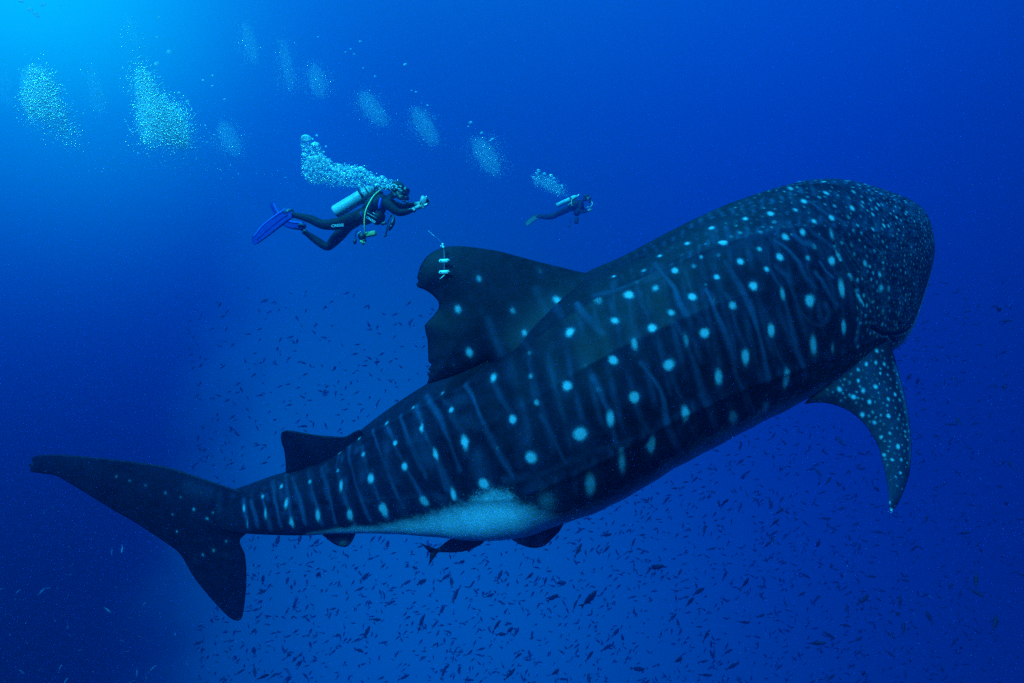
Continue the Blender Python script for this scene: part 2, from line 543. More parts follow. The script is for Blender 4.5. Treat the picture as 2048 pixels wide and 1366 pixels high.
# ridge highlights painted into the bands: pale lines along upper and lower flank
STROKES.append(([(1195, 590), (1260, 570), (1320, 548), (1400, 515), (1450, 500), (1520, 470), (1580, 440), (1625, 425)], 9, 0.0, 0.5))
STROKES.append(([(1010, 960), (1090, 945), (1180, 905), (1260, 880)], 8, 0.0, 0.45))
CREASES = [[(1669, 487), (1682, 522), (1705, 559), (1716, 588), (1721, 630), (1712, 683)],
           [(1682, 477), (1700, 511), (1724, 543), (1737, 572), (1745, 604), (1748, 651)],
           [(1732, 469), (1763, 501), (1769, 564), (1777, 604)],
           [(1745, 655), (1768, 670), (1800, 668), (1826, 655)],
           [(1780, 672), (1790, 684), (1800, 690)]]

_pts = [st_[0][0] for st_ in STROKES if st_[2] > 0.3 and not st_[3] and 560 < st_[0][0][0] < 1700]
for (u, v) in _pts:                                # pale links run down from spot to spot
    best = None
    for (u2, v2) in _pts:
        dv_, du_ = v2 - v, u2 - u
        if 28 < dv_ < 95 and 0.02 < du_ / dv_ < 0.55:
            k_ = dv_ + 60 * abs(du_ / dv_ - 0.25)
            if best is None or k_ < best[0]: best = (k_, u2, v2)
    if best:
        u2, v2 = best[1:]
        STROKES.append(([(u, v + 8), (u + (u2 - u) * 0.45 - 2, v + (v2 - v) * 0.5), (u2, v2 - 8)], 6.0, 0.0, 0.42))
side = np.arange(NT // 2, NT)                   # theta >= 0: the side towards the viewer
POSH = BODY[:, side].reshape(-1, 3)
spot = np.zeros(len(POSH)); stripe = np.zeros(len(POSH)); crease = np.zeros(len(POSH))
SGRID = np.repeat(np.arange(NS), len(side))
wob = RNG.uniform(0, 6.28, (6,))


def stroke_field(p3, r, oval=False):
    p3 = np.asarray(p3)
    lo, hi = p3.min(0) - 3 * r, p3.max(0) + 3 * r
    m = np.where(np.all((POSH > lo) & (POSH < hi), axis=1))[0]
    if len(m) == 0: return m, None
    X = POSH[m]
    if len(p3) == 1: return m, np.linalg.norm(X - p3[0], axis=1) / r
    if oval:
        c = (p3[0] + p3[-1]) / 2; ax_ = p3[-1] - p3[0]; ln = np.linalg.norm(ax_); ax_ = ax_ / (ln + 1e-9)
        al = (X - c) @ ax_; pe = np.linalg.norm((X - c) - al[:, None] * ax_, axis=1)
        return m, np.sqrt((al / (ln / 2 + r)) ** 2 + (pe / r) ** 2)
    d = np.full(len(X), 1e9)
    for a, b in zip(p3[:-1], p3[1:]):
        d = np.minimum(d, seg_dist(X, a, b))
    return m, d / r


for pts, r, b, st in STROKES:
    uv = []
    if len(pts) > 1:
        for (a0, b0), (a1, b1) in zip(pts[:-1], pts[1:]):
            k = max(1, int(math.hypot(a1 - a0, b1 - b0) / 14))
            uv += [(a0 + (a1 - a0) * j / k, b0 + (b1 - b0) * j / k) for j in range(k)]
    uv.append(pts[-1])
    hits = [skin_point(*q) for q in uv]
    p3 = [h[0] for h in hits]
    dep = float(np.mean([bz[h[1], h[2]] for h in hits]))
    rr = r * dep / 1024
    if st:                                       # faint bands wander and thicken
        m, d = stroke_field(p3, rr)
        if d is None: continue
        w = 1 + 0.35 * np.sin(POSH[m] @ np.array([7.1, 5.3, 9.7]) + r)
        stripe[m] = np.maximum(stripe[m], (0.72 + 0.28 * np.sin(POSH[m] @ np.array([2.1, 6.3, 4.1]))) * st * np.exp(-(d / w) ** 2.3 * 1.0))
    else:
        m, d = stroke_field(p3, rr, True)
        if d is None: continue
        w = 1 + 0.10 * np.sin(POSH[m] @ np.array([31., 47., 23.]) + r * 3)
        spot[m] = np.maximum(spot[m], b * np.exp(-(d / w) ** 2 * 0.75) * 1.15)
        stripe[m] = np.maximum(stripe[m], 0.6 * b * np.exp(-(d / 1.6) ** 2))
for c in CREASES:
    p3 = []
    for (a0, b0), (a1, b1) in zip(c[:-1], c[1:]):
        k = max(1, int(math.hypot(a1 - a0, b1 - b0) / 6))
        p3 += [skin_point(a0 + (a1 - a0) * j / k, b0 + (b1 - b0) * j / k)[0] for j in range(k)]
    m, d = stroke_field(p3, 0.017)
    if d is None: continue
    crease[m] = np.maximum(crease[m], np.exp(-d ** 2))
    stripe[m] = np.maximum(stripe[m], 0.8 * np.exp(-((d - 1.6) / 0.6) ** 2))  # pale highlight painted into the bands beside each crease
# broken faint bars all over the flank, finer dashes on the upper back
_cx = (SI[:, 0] + SI[:, 2]) / 2; _cy = (SI[:, 1] + SI[:, 3]) / 2
ell = np.concatenate([[0], np.cumsum(np.hypot(np.diff(_cx), np.diff(_cy)))])
LG, TG = np.meshgrid(ell, TH[side], indexing='ij')


def wavy(a, b, seed):
    r_ = np.random.default_rng(seed); f = 0
    for k in range(5):
        p = r_.uniform(0, 6.28, 2); q = 1.0 + 0.8 * k
        f = f + np.sin(a * q + p[0] + 1.3 * np.sin(b * q * 0.8 + p[1])) / (1 + 0.6 * k)
    return f / 2.2


pitch = np.interp(LG, [0, 350, 700, 1500], [24, 30, 44, 40])
ph = LG / pitch * 6.283 + 1.5 * wavy(TG * 2.2, LG / 90, 3) + 0.9 * TG
bars = np.clip(np.cos(ph) * 0.5 + 0.5, 0, 1) ** 3
brk = np.clip(0.55 + 0.9 * wavy(TG * 7, LG / 40, 5), 0, 1)
low = np.clip((TG - 0.5) / 0.2, 0, 1) * np.clip((2.2 - TG) / 0.3, 0, 1)
fld = 0.48 * bars * brk * low
ph2 = LG / 21.0 * 6.283 + 2.0 * wavy(TG * 5, LG / 50, 8)
dash = np.clip(np.cos(ph2) * 0.5 + 0.5, 0, 1) ** 2 * np.clip(0.2 + 1.2 * wavy(TG * 16, LG / 25, 9), 0, 1)
fld += 0.85 * dash * np.clip((0.85 - TG) / 0.25, 0, 1) * np.clip((LG - 900) / 300, 0, 1)
mz = np.abs(wavy(TG * 20 + 3 * wavy(TG * 5, LG / 60, 12), LG / 12, 11))
fld += 0.75 * np.clip(0.28 - mz, 0, 1) / 0.28 * np.clip((ell[-1] * 0 + LG - np.interp(1690, _cx, ell)) / 60, 0, 1) * 0.8
fld *= np.clip((LG - 100) / 60, 0, 1)
stripe = np.maximum(stripe, fld.reshape(-1))
for (pts, r) in [([(1669, 489), (1676, 503), (1684, 521)], 1.8), ([(1700, 546), (1706, 560)], 1.6), ([(1716, 586), (1722, 602)], 1.8), ([(1682, 478), (1688, 486)], 1.6), ([(1724, 600), (1727, 612)], 1.5)]:
    m, d = stroke_field([skin_point(*q)[0] for q in pts], r * 6.3 / 1024 * 1.6)
    if d is not None: spot[m] = np.maximum(spot[m], 0.95 * np.exp(-d ** 2))
# crowded small spots of the head and upper back
centres = np.array([skin_point(*s_[0][0])[0] for s_ in STROKES if not s_[3]])
px_u = bu[:, side].reshape(-1); px_v = bv[:, side].reshape(-1)
cand = np.where((px_u > 1715) | ((px_u > 1470) & (px_v < 470) & (np.tile(side, NS) < NT // 2 + 55)))[0]
cand = cand[SGRID[cand] < NS - 6]
RNG.shuffle(cand)
got = list(centres[:])
gpts = np.array(got)
nadd = 0
for i in cand[:14000]:
    p = POSH[i]; u = px_u[i]
    back = u < 1715
    mind = 0.080 if back else 0.078 - 0.031 * min(1, max(0, (u - 1730) / 110))
    if np.min(((gpts - p) ** 2).sum(1)) < mind * mind: continue
    gpts = np.vstack([gpts, p])
    nadd += 1
    rr = (0.020 if back else 0.025 - 0.008 * min(1, max(0, (u - 1730) / 110))) * RNG.uniform(0.7, 1.25)
    b = RNG.uniform(0.32, 0.80) if not back else RNG.uniform(0.25, 0.6)
    m = np.where(((POSH - p) ** 2).sum(1) < (3 * rr) ** 2)[0]
    dd = np.linalg.norm(POSH[m] - p, axis=1) / rr
    spot[m] = np.maximum(spot[m], b * np.exp(-dd ** 2 * 0.75) * 1.15)
    stripe[m] = np.maximum(stripe[m], 0.6 * b * np.exp(-(dd / 1.5) ** 2))
# white underside
BL = [(560, 1068), (640, 1064), (700, 1055), (760, 1052), (800, 1046), (850, 1036), (885, 1026), (920, 1014), (955, 1003), (985, 992), (1020, 996), (1050, 1012),
      (1085, 1026), (1130, 1032), (1180, 1016), (1230, 994), (1290, 960), (1350, 921), (1410, 887), (1480, 850), (1560, 812), (1640, 775), (1750, 712), (1800, 686)]
bs, bt = [], []
for u, v in BL:
    p, i, j = skin_point(u, v)
    bs.append(i); bt.append(TH[j])
order = np.argsort(bs)
tb = np.interp(np.arange(NS), np.array(bs)[order], np.array(bt)[order])
tb += np.clip((min(bs) + 25 - np.arange(NS)) / 20.0, 0, 3)
thh = TH[side]
belly = 1 / (1 + np.exp(-((thh[None, :] - tb[:, None] - 0.03) / 0.09)))
belly = belly.reshape(-1)

H = len(side)


def mirror(f):
    g = f.reshape(NS, H)
    full = np.empty((NS, NT))
    full[:, side] = g
    lo = np.arange(0, NT // 2)                    # theta -pi..0
    idx = np.clip(NT // 2 - lo, 0, H - 1)
    full[:, lo] = g[:, idx]
    return full


spotF, stripeF, creaseF, bellyF = mirror(spot), mirror(stripe), mirror(crease), mirror(belly)
BODY2 = BODY - BN * (0.030 * creaseF)[..., None]
# soft folds of the skin on the flank
fold = 0.006 * np.sin(SP[:, None] * 150 + 2.2 * np.cos(TH)[None, :]) * np.clip(np.sin(np.abs(TH)), 0, 1)[None, :]
BODY2 = BODY2 + BN * (fold * ((SP > 0.12) & (SP < 0.8))[:, None])[..., None]

Vs = [BODY2.reshape(-1, 3)]
cols = [np.stack([spotF.ravel(), stripeF.ravel(), bellyF.ravel(), creaseF.ravel()], -1)]
ii = np.arange(NS - 1)[:, None] * NT; jj = np.arange(NT)[None, :]; jn = (jj + 1) % NT
quads = np.stack([ii + jj, ii + jn, ii + NT + jn, ii + NT + jj], -1).reshape(-1, 4)
nb = NS * NT
Vs.append(np.array([BODY2[0].mean(0), BODY2[-1].mean(0)])); cols.append(np.zeros((2, 4)))
j0 = np.arange(NT); j1 = (j0 + 1) % NT
tris = [np.stack([np.full(NT, nb), j1, j0], -1), np.stack([np.full(NT, nb + 1), (NS - 1) * NT + j0, (NS - 1) * NT + j1], -1)]
off = nb + 2


def plane_depth(a, b, c):
    """inverse depth is linear over the picture for points on one plane"""
    A = np.array([[a[0], a[1], 1], [b[0], b[1], 1], [c[0], c[1], 1]], float)
    w = np.linalg.solve(A, 1 / np.array([a[2], b[2], c[2]]))
    return lambda u, v: 1 / (w[0] * u + w[1] * v + w[2])


def add_fin(outline, dfn, thick, edge, spots=(), spacing=3.0, sharp=(), stripes=(), white=(), step=3.0, flare=None):
    global off
    B = smooth_outline(outline, step, sharp=sharp)
    V, F, uv = plate(B, lambda u, v: P(u, v, dfn(u, v)), thick, edge, spacing, flare)
    s = np.zeros(len(V)); g = np.zeros(len(V)); w = np.zeros(len(V))
    for (u, v, r, b) in spots:
        an = RNG.uniform(-.5, .5) + 1.1; sx_ = RNG.uniform(.75, .95); dx_, dy_ = uv[:, 0] - u, uv[:, 1] - v
        d = np.hypot((dx_ * math.cos(an) + dy_ * math.sin(an)) / 1.25, (-dx_ * math.sin(an) + dy_ * math.cos(an)) * 1.1) / (r * sx_)
        s = np.maximum(s, b * np.exp(-d ** 2 * 0.75) * 1.15)
        g = np.maximum(g, 0.6 * b * np.exp(-(d / 1.6) ** 2))
    for pts, r, b in stripes:
        d = np.full(len(V), 1e9)
        pts = np.array(pts, float)
        for a_, b_ in zip(pts[:-1], pts[1:]):
            d = np.minimum(d, seg_dist(uv, a_, b_))
        g = np.maximum(g, b * np.exp(-(d / r) ** 2))
    for (u, v, r, b) in white:
        d = np.hypot(uv[:, 0] - u, uv[:, 1] - v) / r
        w = np.maximum(w, b * np.exp(-d ** 2))
    Vs.append(V); tris.append(F + off); off += len(V)
    cols.append(np.stack([s, g, w, np.zeros(len(V))], -1))


# first dorsal fin, with its bitten trailing edge
d1 = skin_depth(1172, 556); d2 = skin_depth(985, 722)
dor = [(1215, 545), (1175, 546), (1120, 534), (1060, 519), (1000, 503), (950, 495), (910, 492), (880, 497), (856, 511), (842, 530), (836, 548), (834, 556), (837, 562), (833, 568), (835, 574),
       (850, 580), (866, 591), (877, 604), (877, 616), (868, 630), (851, 648), (849, 653), (852, 668), (855, 680), (856, 700), (857, 722), (863, 728), (861, 733), (856, 738), (861, 744),
       (854, 748), (858, 754), (854, 768), (880, 761), (905, 753), (940, 738), (975, 722), (1020, 745), (1110, 720), (1230, 640), (1260, 580)]
dsp = [(958, 559, 9, .8), (1020, 530, 6, .25), (1080, 543, 8, .4), (1109, 536, 6, .2), (916, 619, 10, .9), (964, 624, 9, .25), (1024, 623, 9, .65), (1046, 667, 9, .8), (939, 705, 11, 1.0), (908, 730, 6, .35),
       (1110, 603, 10, .95), (943, 596, 8, .22), (881, 587, 7, .15), (1140, 665, 10, .9), (1059, 706, 9, .4), (888, 650, 7, .12), (900, 690, 8, .1), (875, 700, 6, .1), (885, 535, 7, .1), (990, 580, 8, .15), (985, 755, 9, .9)]
add_fin(dor, plane_depth((1172, 556, d1 + 0.03), (985, 722, d2 + 0.01), (850, 560, (d1 + d2) / 2 - 0.05)), 0.085, 45, [(a_, b_, c_ * .88, d_ * .85) for a_, b_, c_, d_ in dsp], sharp=(11, 13, 21, 26, 28, 29, 30, 31, 32, 36),
        stripes=[([(975, 640), (990, 680), (1000, 710)], 8, .5), ([(1070, 580), (1090, 630), (1110, 680)], 9, .35)], flare=((975, 722), (1175, 560), 0.10, 34))
# second dorsal fin
d1 = skin_depth(700, 890); d2 = skin_depth(600, 950)
add_fin([(722, 862), (690, 873), (660, 872), (635, 870), (605, 865), (582, 861), (568, 862), (562, 869), (563, 885), (568, 900), (571, 925), (571, 945), (580, 947), (606, 938), (626, 931), (660, 945), (725, 920)],
        plane_depth((700, 885, d1 + 0.02), (610, 950, d2 + 0.02), (566, 870, (d1 + d2) / 2 - 0.02)), 0.05, 25, (), sharp=(11, 12, 15))
# tail fin
tsp = [(237, 951, 4, .8), (264, 959, 4, .8), (296, 968, 4, .75), (336, 983, 4.5, .85), (366, 991, 4, .8), (393, 1015, 5, 1), (420, 1033, 5, .9), (351, 1025, 4.5, .8), (358, 1060, 5, .95), (431, 1022, 4, .8), (451, 1021, 3.5, .8), (405, 984, 5, .5),
       (395, 1078, 4, .3), (432, 1097, 5, .85), (410, 1106, 4.5, .85), (455, 1080, 5, .8), (454, 1106, 5, .35), (393, 1116, 4.5, .4), (193, 947, 3, .3), (207, 938, 3, .25), (298, 1000, 4, .2), (302, 1030, 5, .15), (245, 985, 4, .15), (455, 1125, 6, .12)]
add_fin([(505, 985), (483, 982), (455, 974), (420, 962), (380, 948), (330, 933), (280, 925), (220, 918), (160, 912), (110, 909), (75, 911), (63, 918), (66, 926), (57, 929), (62, 936), (60, 942), (70, 945), (100, 949), (115, 953), (140, 967),
         (180, 991), (220, 1016), (260, 1039), (300, 1064), (335, 1088), (360, 1108), (385, 1150), (410, 1183), (440, 1217), (460, 1236), (475, 1241), (485, 1232), (491, 1190), (493, 1150), (490, 1110), (480, 1080), (505, 1060)],
        plane_depth((480, 1020, 7.05), (60, 930, 7.25), (470, 1230, 7.3)), 0.09, 60, [(a_, b_, c_ * .72, d_ * .8) for a_, b_, c_, d_ in tsp], sharp=(12, 13, 14, 36, 0),
        white=[(63, 924, 6, .25), (478, 1240, 8, .25)],
        stripes=[([(440, 985), (445, 1045)], 6, .4), ([(468, 990), (470, 1050)], 6, .4), ([(380, 970), (420, 985)], 14, .4)])
# near pectoral fin
psp = """1720 689 6 1|1749 705 6 .9|1727 732 6.5 1|1703 726 6 .85|1746 729 6 .8|1764 731 5.5 .8|1682 747 6 .9|1711 743 6 .8|1675 781 8 1|1711 765 6.5 .9|1755 750 5 .9|1777 761 5 .6|1721 784 7 .9|1745 777 7 1|1786 791 5.5 .9|1703 796 7 1
1734 806 6.5 1|1771 801 6 .85|1723 830 7 1|1741 826 6 .6|1771 834 6.5 1|1746 846 6.5 .8|1792 840 6 .6|1775 868 6 .8|1760 875 5.5 .9|1789 858 5 .6|1807 864 6 .7|1791 894 6.5 1|1775 894 5 .6|1767 910 5.5 .85|1781 920 5.5 .9|1798 920 6 .8|1812 926 5 .7|1797 946 5.5 .9
1803 977 5.5 .5|1814 897 5 .6|1789 983 5 .4|1786 818 5.5 .6|1735 689 5 .6|1664 764 6 .4|1697 752 6 .5|1694 768 7 .5|1652 781 6 .5|1727 750 5 .4|1726 760 5 .5|1748 762 6 .45|1763 767 5 .5|1768 782 6 .5|1752 800 6 .45|1719 813 6 .4|1757 818 6 .4|1800 820 5 .4
1763 850 5 .5|1779 847 6 .3|1804 840 5 .45|1785 878 5 .4|1800 880 6 .3|1773 930 5 .6|1785 940 5 .3|1795 962 5 .3|1780 960 5 .4|1785 1000 5 .4|1790 1012 4 .5|1730 700 5 .4|1757 715 5 .4|1742 742 5 .3"""
pl = [tuple(map(float, q.split())) for q in psp.replace('\n', '|').split('|')]
pl = [(u, v, r * 0.74, b * 0.88) for u, v, r, b in pl]
_po = np.array([(1700, 715), (1780, 700), (1800, 770), (1818, 860), (1812, 940), (1790, 1000), (1776, 940), (1752, 868), (1712, 815), (1640, 790)], float)
for _ in range(900):                               # small dim dots between the larger ones
    u_, v_ = RNG.uniform(1640, 1820), RNG.uniform(700, 1000)
    if inside_poly(np.array([[u_, v_]]), _po)[0] and min((u_ - q[0]) ** 2 + (v_ - q[1]) ** 2 for q in pl) > 72:
        pl.append((u_, v_, RNG.uniform(2.6, 3.8), RNG.uniform(.38, .65)))
pa = skin_depth(1655, 770); pb = skin_depth(1750, 700)
pf0 = plane_depth((1655, 770, pa + 0.02), (1752, 690, pb + 0.03), (1782, 1025, min(pa, pb) - 0.55))


def pecd(u, v):
    return pf0(u, v) + 0.10 * np.clip((v - 760) / 260, 0, 1) ** 2


add_fin([(1700, 690), (1735, 672), (1770, 676), (1785, 702), (1792, 725), (1803, 765), (1813, 805), (1820, 850), (1823, 890), (1822, 920), (1818, 950), (1810, 975), (1799, 1001), (1788, 1019), (1782, 1026), (1778, 1012), (1777, 985),
         (1772, 955), (1765, 925), (1758, 897), (1745, 872), (1730, 850), (1712, 832), (1690, 818), (1665, 809), (1640, 805), (1608, 808), (1640, 770), (1660, 735)],
        pecd, 0.075, 30, pl, sharp=(14, 26), spacing=2.5,
        white=[(1781, 1022, 6, .8), (1779, 1005, 4, .5)],
        stripes=[([(1792, 735), (1812, 810), (1822, 880), (1820, 930)], 7, 1.0), ([(1720, 730), (1760, 810), (1790, 900), (1790, 980)], 30, .35), ([(1640, 806), (1690, 819), (1730, 851), (1758, 898), (1772, 956), (1780, 1010)], 3, .9)])
# pelvic fin and anal fin
add_fin([(1008, 1066), (1025, 1080), (1045, 1091), (1068, 1096), (1088, 1092), (1104, 1078), (1122, 1058), (1125, 1035), (1060, 1030)], lambda u, v: 6.05 + 0 * u, 0.03, 12, (), stripes=[([(1025, 1082), (1060, 1094)], 8, .5), ([(1040, 1070), (1110, 1050)], 30, .5)], white=[(1040, 1080, 22, .4), (1080, 1078, 22, .3)])
add_fin([(640, 1060), (655, 1078), (672, 1090), (690, 1094), (702, 1086), (711, 1068), (716, 1050), (680, 1045)], lambda u, v: 6.72 + 0 * u, 0.02, 10, (), white=[(690, 1075, 28, .25)])
# pectoral fin of the far side, stretched away behind the body
ic = int(np.argmin(np.abs(SI[:, 0] - 1640)))
far_root = BC[ic] - BE2[ic] * BCc[ic] * 0.80 - BE1[ic] * BA[ic] * 0.30
ax = BC[ic + 20] - BC[ic - 20]; ax /= np.linalg.norm(ax)
out_ = -BE2[ic] * 0.97 - BE1[ic] * 0.06 - ax * 0.25
fp = smooth_outline([(-0.3, 0.40), (0.0, 0.42), (0.5, 0.30), (1.0, 0.05), (1.5, -0.35), (1.75, -0.62), (1.4, -0.45), (0.9, -0.28), (0.4, -0.22), (0.0, -0.40), (-0.3, -0.4)], 0.03)
V, F, uv = plate(fp, lambda x, y: far_root + np.outer(x, out_) + np.outer(y, ax), 0.06, 0.2, 0.035)
s = np.zeros(len(V))
for _ in range(70):
    q = uv[RNG.integers(len(uv))]
    d = np.linalg.norm(uv - q, axis=1) / 0.03
    s = np.maximum(s, RNG.uniform(.4, .9) * np.exp(-d ** 2 * 0.75))
Vs.append(V); tris.append(F + off); off += len(V)
cols.append(np.stack([s, s * .5, 0 * s, 0 * s], -1))


def shark_skin():
    m, N, L, b = material("spotted_shark_skin")
    at = N.new('ShaderNodeAttribute'); at.attribute_name = 'marks'
    sep = N.new('ShaderNodeSeparateColor'); L.new(at.outputs['Color'], sep.inputs[0])
    tcn = N.new('ShaderNodeTexCoord')

    def noise(scale, detail, rough=0.5):
        n = N.new('ShaderNodeTexNoise'); n.inputs['Scale'].default_value = scale
        n.inputs['Detail'].default_value = detail; n.inputs['Roughness'].default_value = rough
        L.new(tcn.outputs['Object'], n.inputs['Vector']); return n.outputs['Fac']

    def math_(op, a, b_, c=None, clamp=False):
        n = N.new('ShaderNodeMath'); n.operation = op; n.use_clamp = clamp
        for i, x in enumerate((a, b_, c)):
            if x is None: continue
            if isinstance(x, (int, float)): n.inputs[i].default_value = x
            else: L.new(x, n.inputs[i])
        return n.outputs[0]

    def rng(x, a, b_, c=0.0, d=1.0):
        n = N.new('ShaderNodeMapRange'); n.inputs['From Min'].default_value = a; n.inputs['From Max'].default_value = b_
        n.inputs['To Min'].default_value = c; n.inputs['To Max'].default_value = d
        L.new(x, n.inputs['Value']); return n.outputs[0]

    def mix(f, a, b_):
        n = N.new('ShaderNodeMix'); n.data_type = 'RGBA'
        L.new(f, n.inputs['Factor'])
        for k, x in (('A', a), ('B', b_)):
            s_ = n.inputs[6] if k == 'A' else n.inputs[7]
            if isinstance(x, tuple): s_.default_value = x + (1,)
            else: L.new(x, s_)
        return n.outputs[2]
    speck = noise(80, 3, 0.75); mid = noise(9, 5, 0.6); big = noise(1.3, 4, 0.6); fine = noise(60, 4, 0.7)
    # base: slate with mottling and scuffs
    c0 = mix(rng(mid, 0.35, 0.7), (0.0010, 0.0016, 0.0055), (0.0045, 0.0066, 0.018))
    c0 = mix(rng(big, 0.42, 0.72, 0, 0.6), c0, (0.006, 0.0105, 0.027))
    # scratches along the body
    wv = N.new('ShaderNodeMapping'); wv.inputs['Rotation'].default_value = (0, R(28), 0); wv.inputs['Scale'].default_value = (1.5, 8, 34)
    L.new(tcn.outputs['Object'], wv.inputs['Vector'])
    sn = N.new('ShaderNodeTexNoise'); sn.inputs['Scale'].default_value = 2.2; sn.inputs['Detail'].default_value = 3
    L.new(wv.outputs[0], sn.inputs['Vector'])
    c0 = mix(rng(sn.outputs['Fac'], 0.66, 0.80, 0, 0.30), c0, (0.020, 0.028, 0.040))
    # faint bands
    st = math_('MULTIPLY', sep.outputs['Green'], rng(fine, 0.25, 0.8, 0.65, 1.15), clamp=True)
    c1 = mix(math_('MULTIPLY', st, rng(mid, 0.3, 0.7, 0.65, 1.0)), c0, (0.022, 0.054, 0.118))
    # bright spots, grainy towards their edges
    raw = math_('ADD', sep.outputs['Red'], math_('MULTIPLY_ADD', speck, 1.1, -0.55))
    body = rng(raw, 0.28, 0.80)
    amp = math_('MULTIPLY', body, rng(sep.outputs['Red'], 0.05, 0.9, 0.22, 1.0), clamp=True)
    c2 = mix(amp, c1, (0.25, 0.33, 0.39))
    # white belly, stippled at its border
    be = math_('ADD', sep.outputs['Blue'], math_('MULTIPLY_ADD', noise(75, 3, 0.7), 0.7, -0.35))
    be = math_('ADD', be, math_('MULTIPLY_ADD', noise(7, 4, 0.7), 0.6, -0.30))
    c3 = mix(math_('MULTIPLY', rng(be, 0.18, 1.05, 0, 1), rng(sep.outputs['Blue'], 0.0, 0.12, 0.07, 1.0)), c2, mix(rng(noise(60, 4, 0.8), 0.30, 0.55), (0.52, 0.62, 0.76), (0.66, 0.78, 0.92)))
    c3 = mix(math_('MULTIPLY', at.outputs['Alpha'], 0.8), c3, (0.006, 0.007, 0.008))
    L.new(c3, b.inputs['Base Color'])
    b.inputs['Roughness'].default_value = 0.5
    b.inputs['Specular IOR Level'].default_value = 0.09
    bp = N.new('ShaderNodeBump'); bp.inputs['Strength'].default_value = 0.35; bp.inputs['Distance'].default_value = 0.004
    L.new(math_('ADD', fine, mid), bp.inputs['Height']); L.new(bp.outputs[0], b.inputs['Normal'])
    return m


SKIN = shark_skin()
V = np.concatenate(Vs); C4 = np.concatenate(cols)
C4 = np.clip(C4, 0, 1.2)
origin = BC[NS // 2]
shark = empty('whale_shark', origin)
tag(shark, 'huge whale shark with pale spots and faint bands swimming to the upper right', 'shark')
body = mesh_np('body', V, [quads, np.concatenate(tris)], SKIN, parent=shark)
ca = body.data.color_attributes.new('marks', 'FLOAT_COLOR', 'POINT')
ca.data.foreach_set('color', C4.astype(np.float32).ravel())


# ------------------------------------------------------------------ small mesh builders
def frame_of(d):
    d = np.asarray(d, float); d = d / np.linalg.norm(d)
    h = np.array([0, 0, 1.0]) if abs(d[2]) < 0.9 else np.array([0, 1.0, 0])
    a = np.cross(d, h); a /= np.linalg.norm(a)
    return d, a, np.cross(d, a)


def tube(path, radii, n=10, cap=True):
    path = np.asarray(path, float)
    radii = np.broadcast_to(np.asarray(radii, float), (len(path),))
    V, F = [], []
    prev = None
    for i, p in enumerate(path):
        t = path[min(i + 1, len(path) - 1)] - path[max(i - 1, 0)]
        d, a, b = frame_of(t)
        if prev is not None:
            a = prev - (prev @ d) * d; a /= np.linalg.norm(a); b = np.cross(d, a)
        prev = a
        for k in range(n):
            q = 2 * math.pi * k / n
            V.append(p + radii[i] * (math.cos(q) * a + math.sin(q) * b))
    for i in range(len(path) - 1):
        for k in range(n):
            F.append((i * n + k, i * n + (k + 1) % n, (i + 1) * n + (k + 1) % n, (i + 1) * n + k))
    T = []
    if cap:
        V.append(path[0]); V.append(path[-1]); m = len(V)
        for k in range(n):
            T.append((m - 2, (k + 1) % n, k)); T.append((m - 1, (len(path) - 1) * n + k, (len(path) - 1) * n + (k + 1) % n))
    return np.array(V), np.array(F), np.array(T).reshape(-1, 3)


def spline(pts, k=8):
    pts = np.asarray(pts, float)
    out = []
    n = len(pts)
    for i in range(n - 1):
        p0 = pts[max(i - 1, 0)]; p1 = pts[i]; p2 = pts[i + 1]; p3 = pts[min(i + 2, n - 1)]
        for j in range(k):
            t = j / k
            out.append(0.5 * ((2 * p1) + (-p0 + p2) * t + (2 * p0 - 5 * p1 + 4 * p2 - p3) * t * t + (-p0 + 3 * p1 - 3 * p2 + p3) * t ** 3))
    out.append(pts[-1])
    return np.array(out)


def tube_obj(name, path, radii, mat, parent=None, n=10, smooth=True):
    V, F, T = tube(path, radii, n)
    return mesh_np(name, V, [F, T], mat, smooth=smooth, parent=parent)


def lumps(name, items, mat, parent=None, seg=14):
    """ellipsoids (centre, axes matrix rows scaled) and boxes in one part"""
    V, F, T = [], [], []
    off_ = 0
    for c, A, kind in items:
        A = np.asarray(A)
        if kind == 'e':
            rings = seg // 2
            vv = [np.array([0, 0, 1.0])]
            for j in range(1, rings):
                p = math.pi * j / rings
                for i in range(seg):
                    q = 2 * math.pi * i / seg
                    vv.append(np.array([math.sin(p) * math.cos(q), math.sin(p) * math.sin(q), math.cos(p)]))
            vv.append(np.array([0, 0, -1.0]))
            vv = np.array(vv)
            for i in range(seg):
                T.append((off_, off_ + 1 + i, off_ + 1 + (i + 1) % seg))
                T.append((off_ + len(vv) - 1, off_ + 1 + (rings - 2) * seg + (i + 1) % seg, off_ + 1 + (rings - 2) * seg + i))
            for j in range(rings - 2):
                for i in range(seg):
                    a = off_ + 1 + j * seg
                    F.append((a + i, a + seg + i, a + seg + (i + 1) % seg, a + (i + 1) % seg))
        else:                                   # bevelled box
            bmx = bmesh.new(); bmesh.ops.create_cube(bmx, size=2.0)
            bmesh.ops.bevel(bmx, geom=bmx.edges[:], offset=0.28, segments=2, affect='EDGES', profile=0.5)
            bmx.verts.ensure_lookup_table(); bmx.verts.index_update()
            vv = np.array([tuple(v.co) for v in bmx.verts])
            for f in bmx.faces:
                ix = [v.index + off_ for v in f.verts]
                if len(ix) == 4: F.append(tuple(ix))
                else:
                    for j in range(1, len(ix) - 1): T.append((ix[0], ix[j], ix[j + 1]))
            bmx.free()
        V.append(vv @ A + np.asarray(c)); off_ += len(vv)
    fl = []
    if F: fl.append(np.array(F))
    if T: fl.append(np.array(T))
    return mesh_np(name, np.concatenate(V), fl, mat, parent=parent)


CX, CY, CZ = CR[:, 0], CR[:, 1], CR[:, 2]        # right, up, towards the viewer


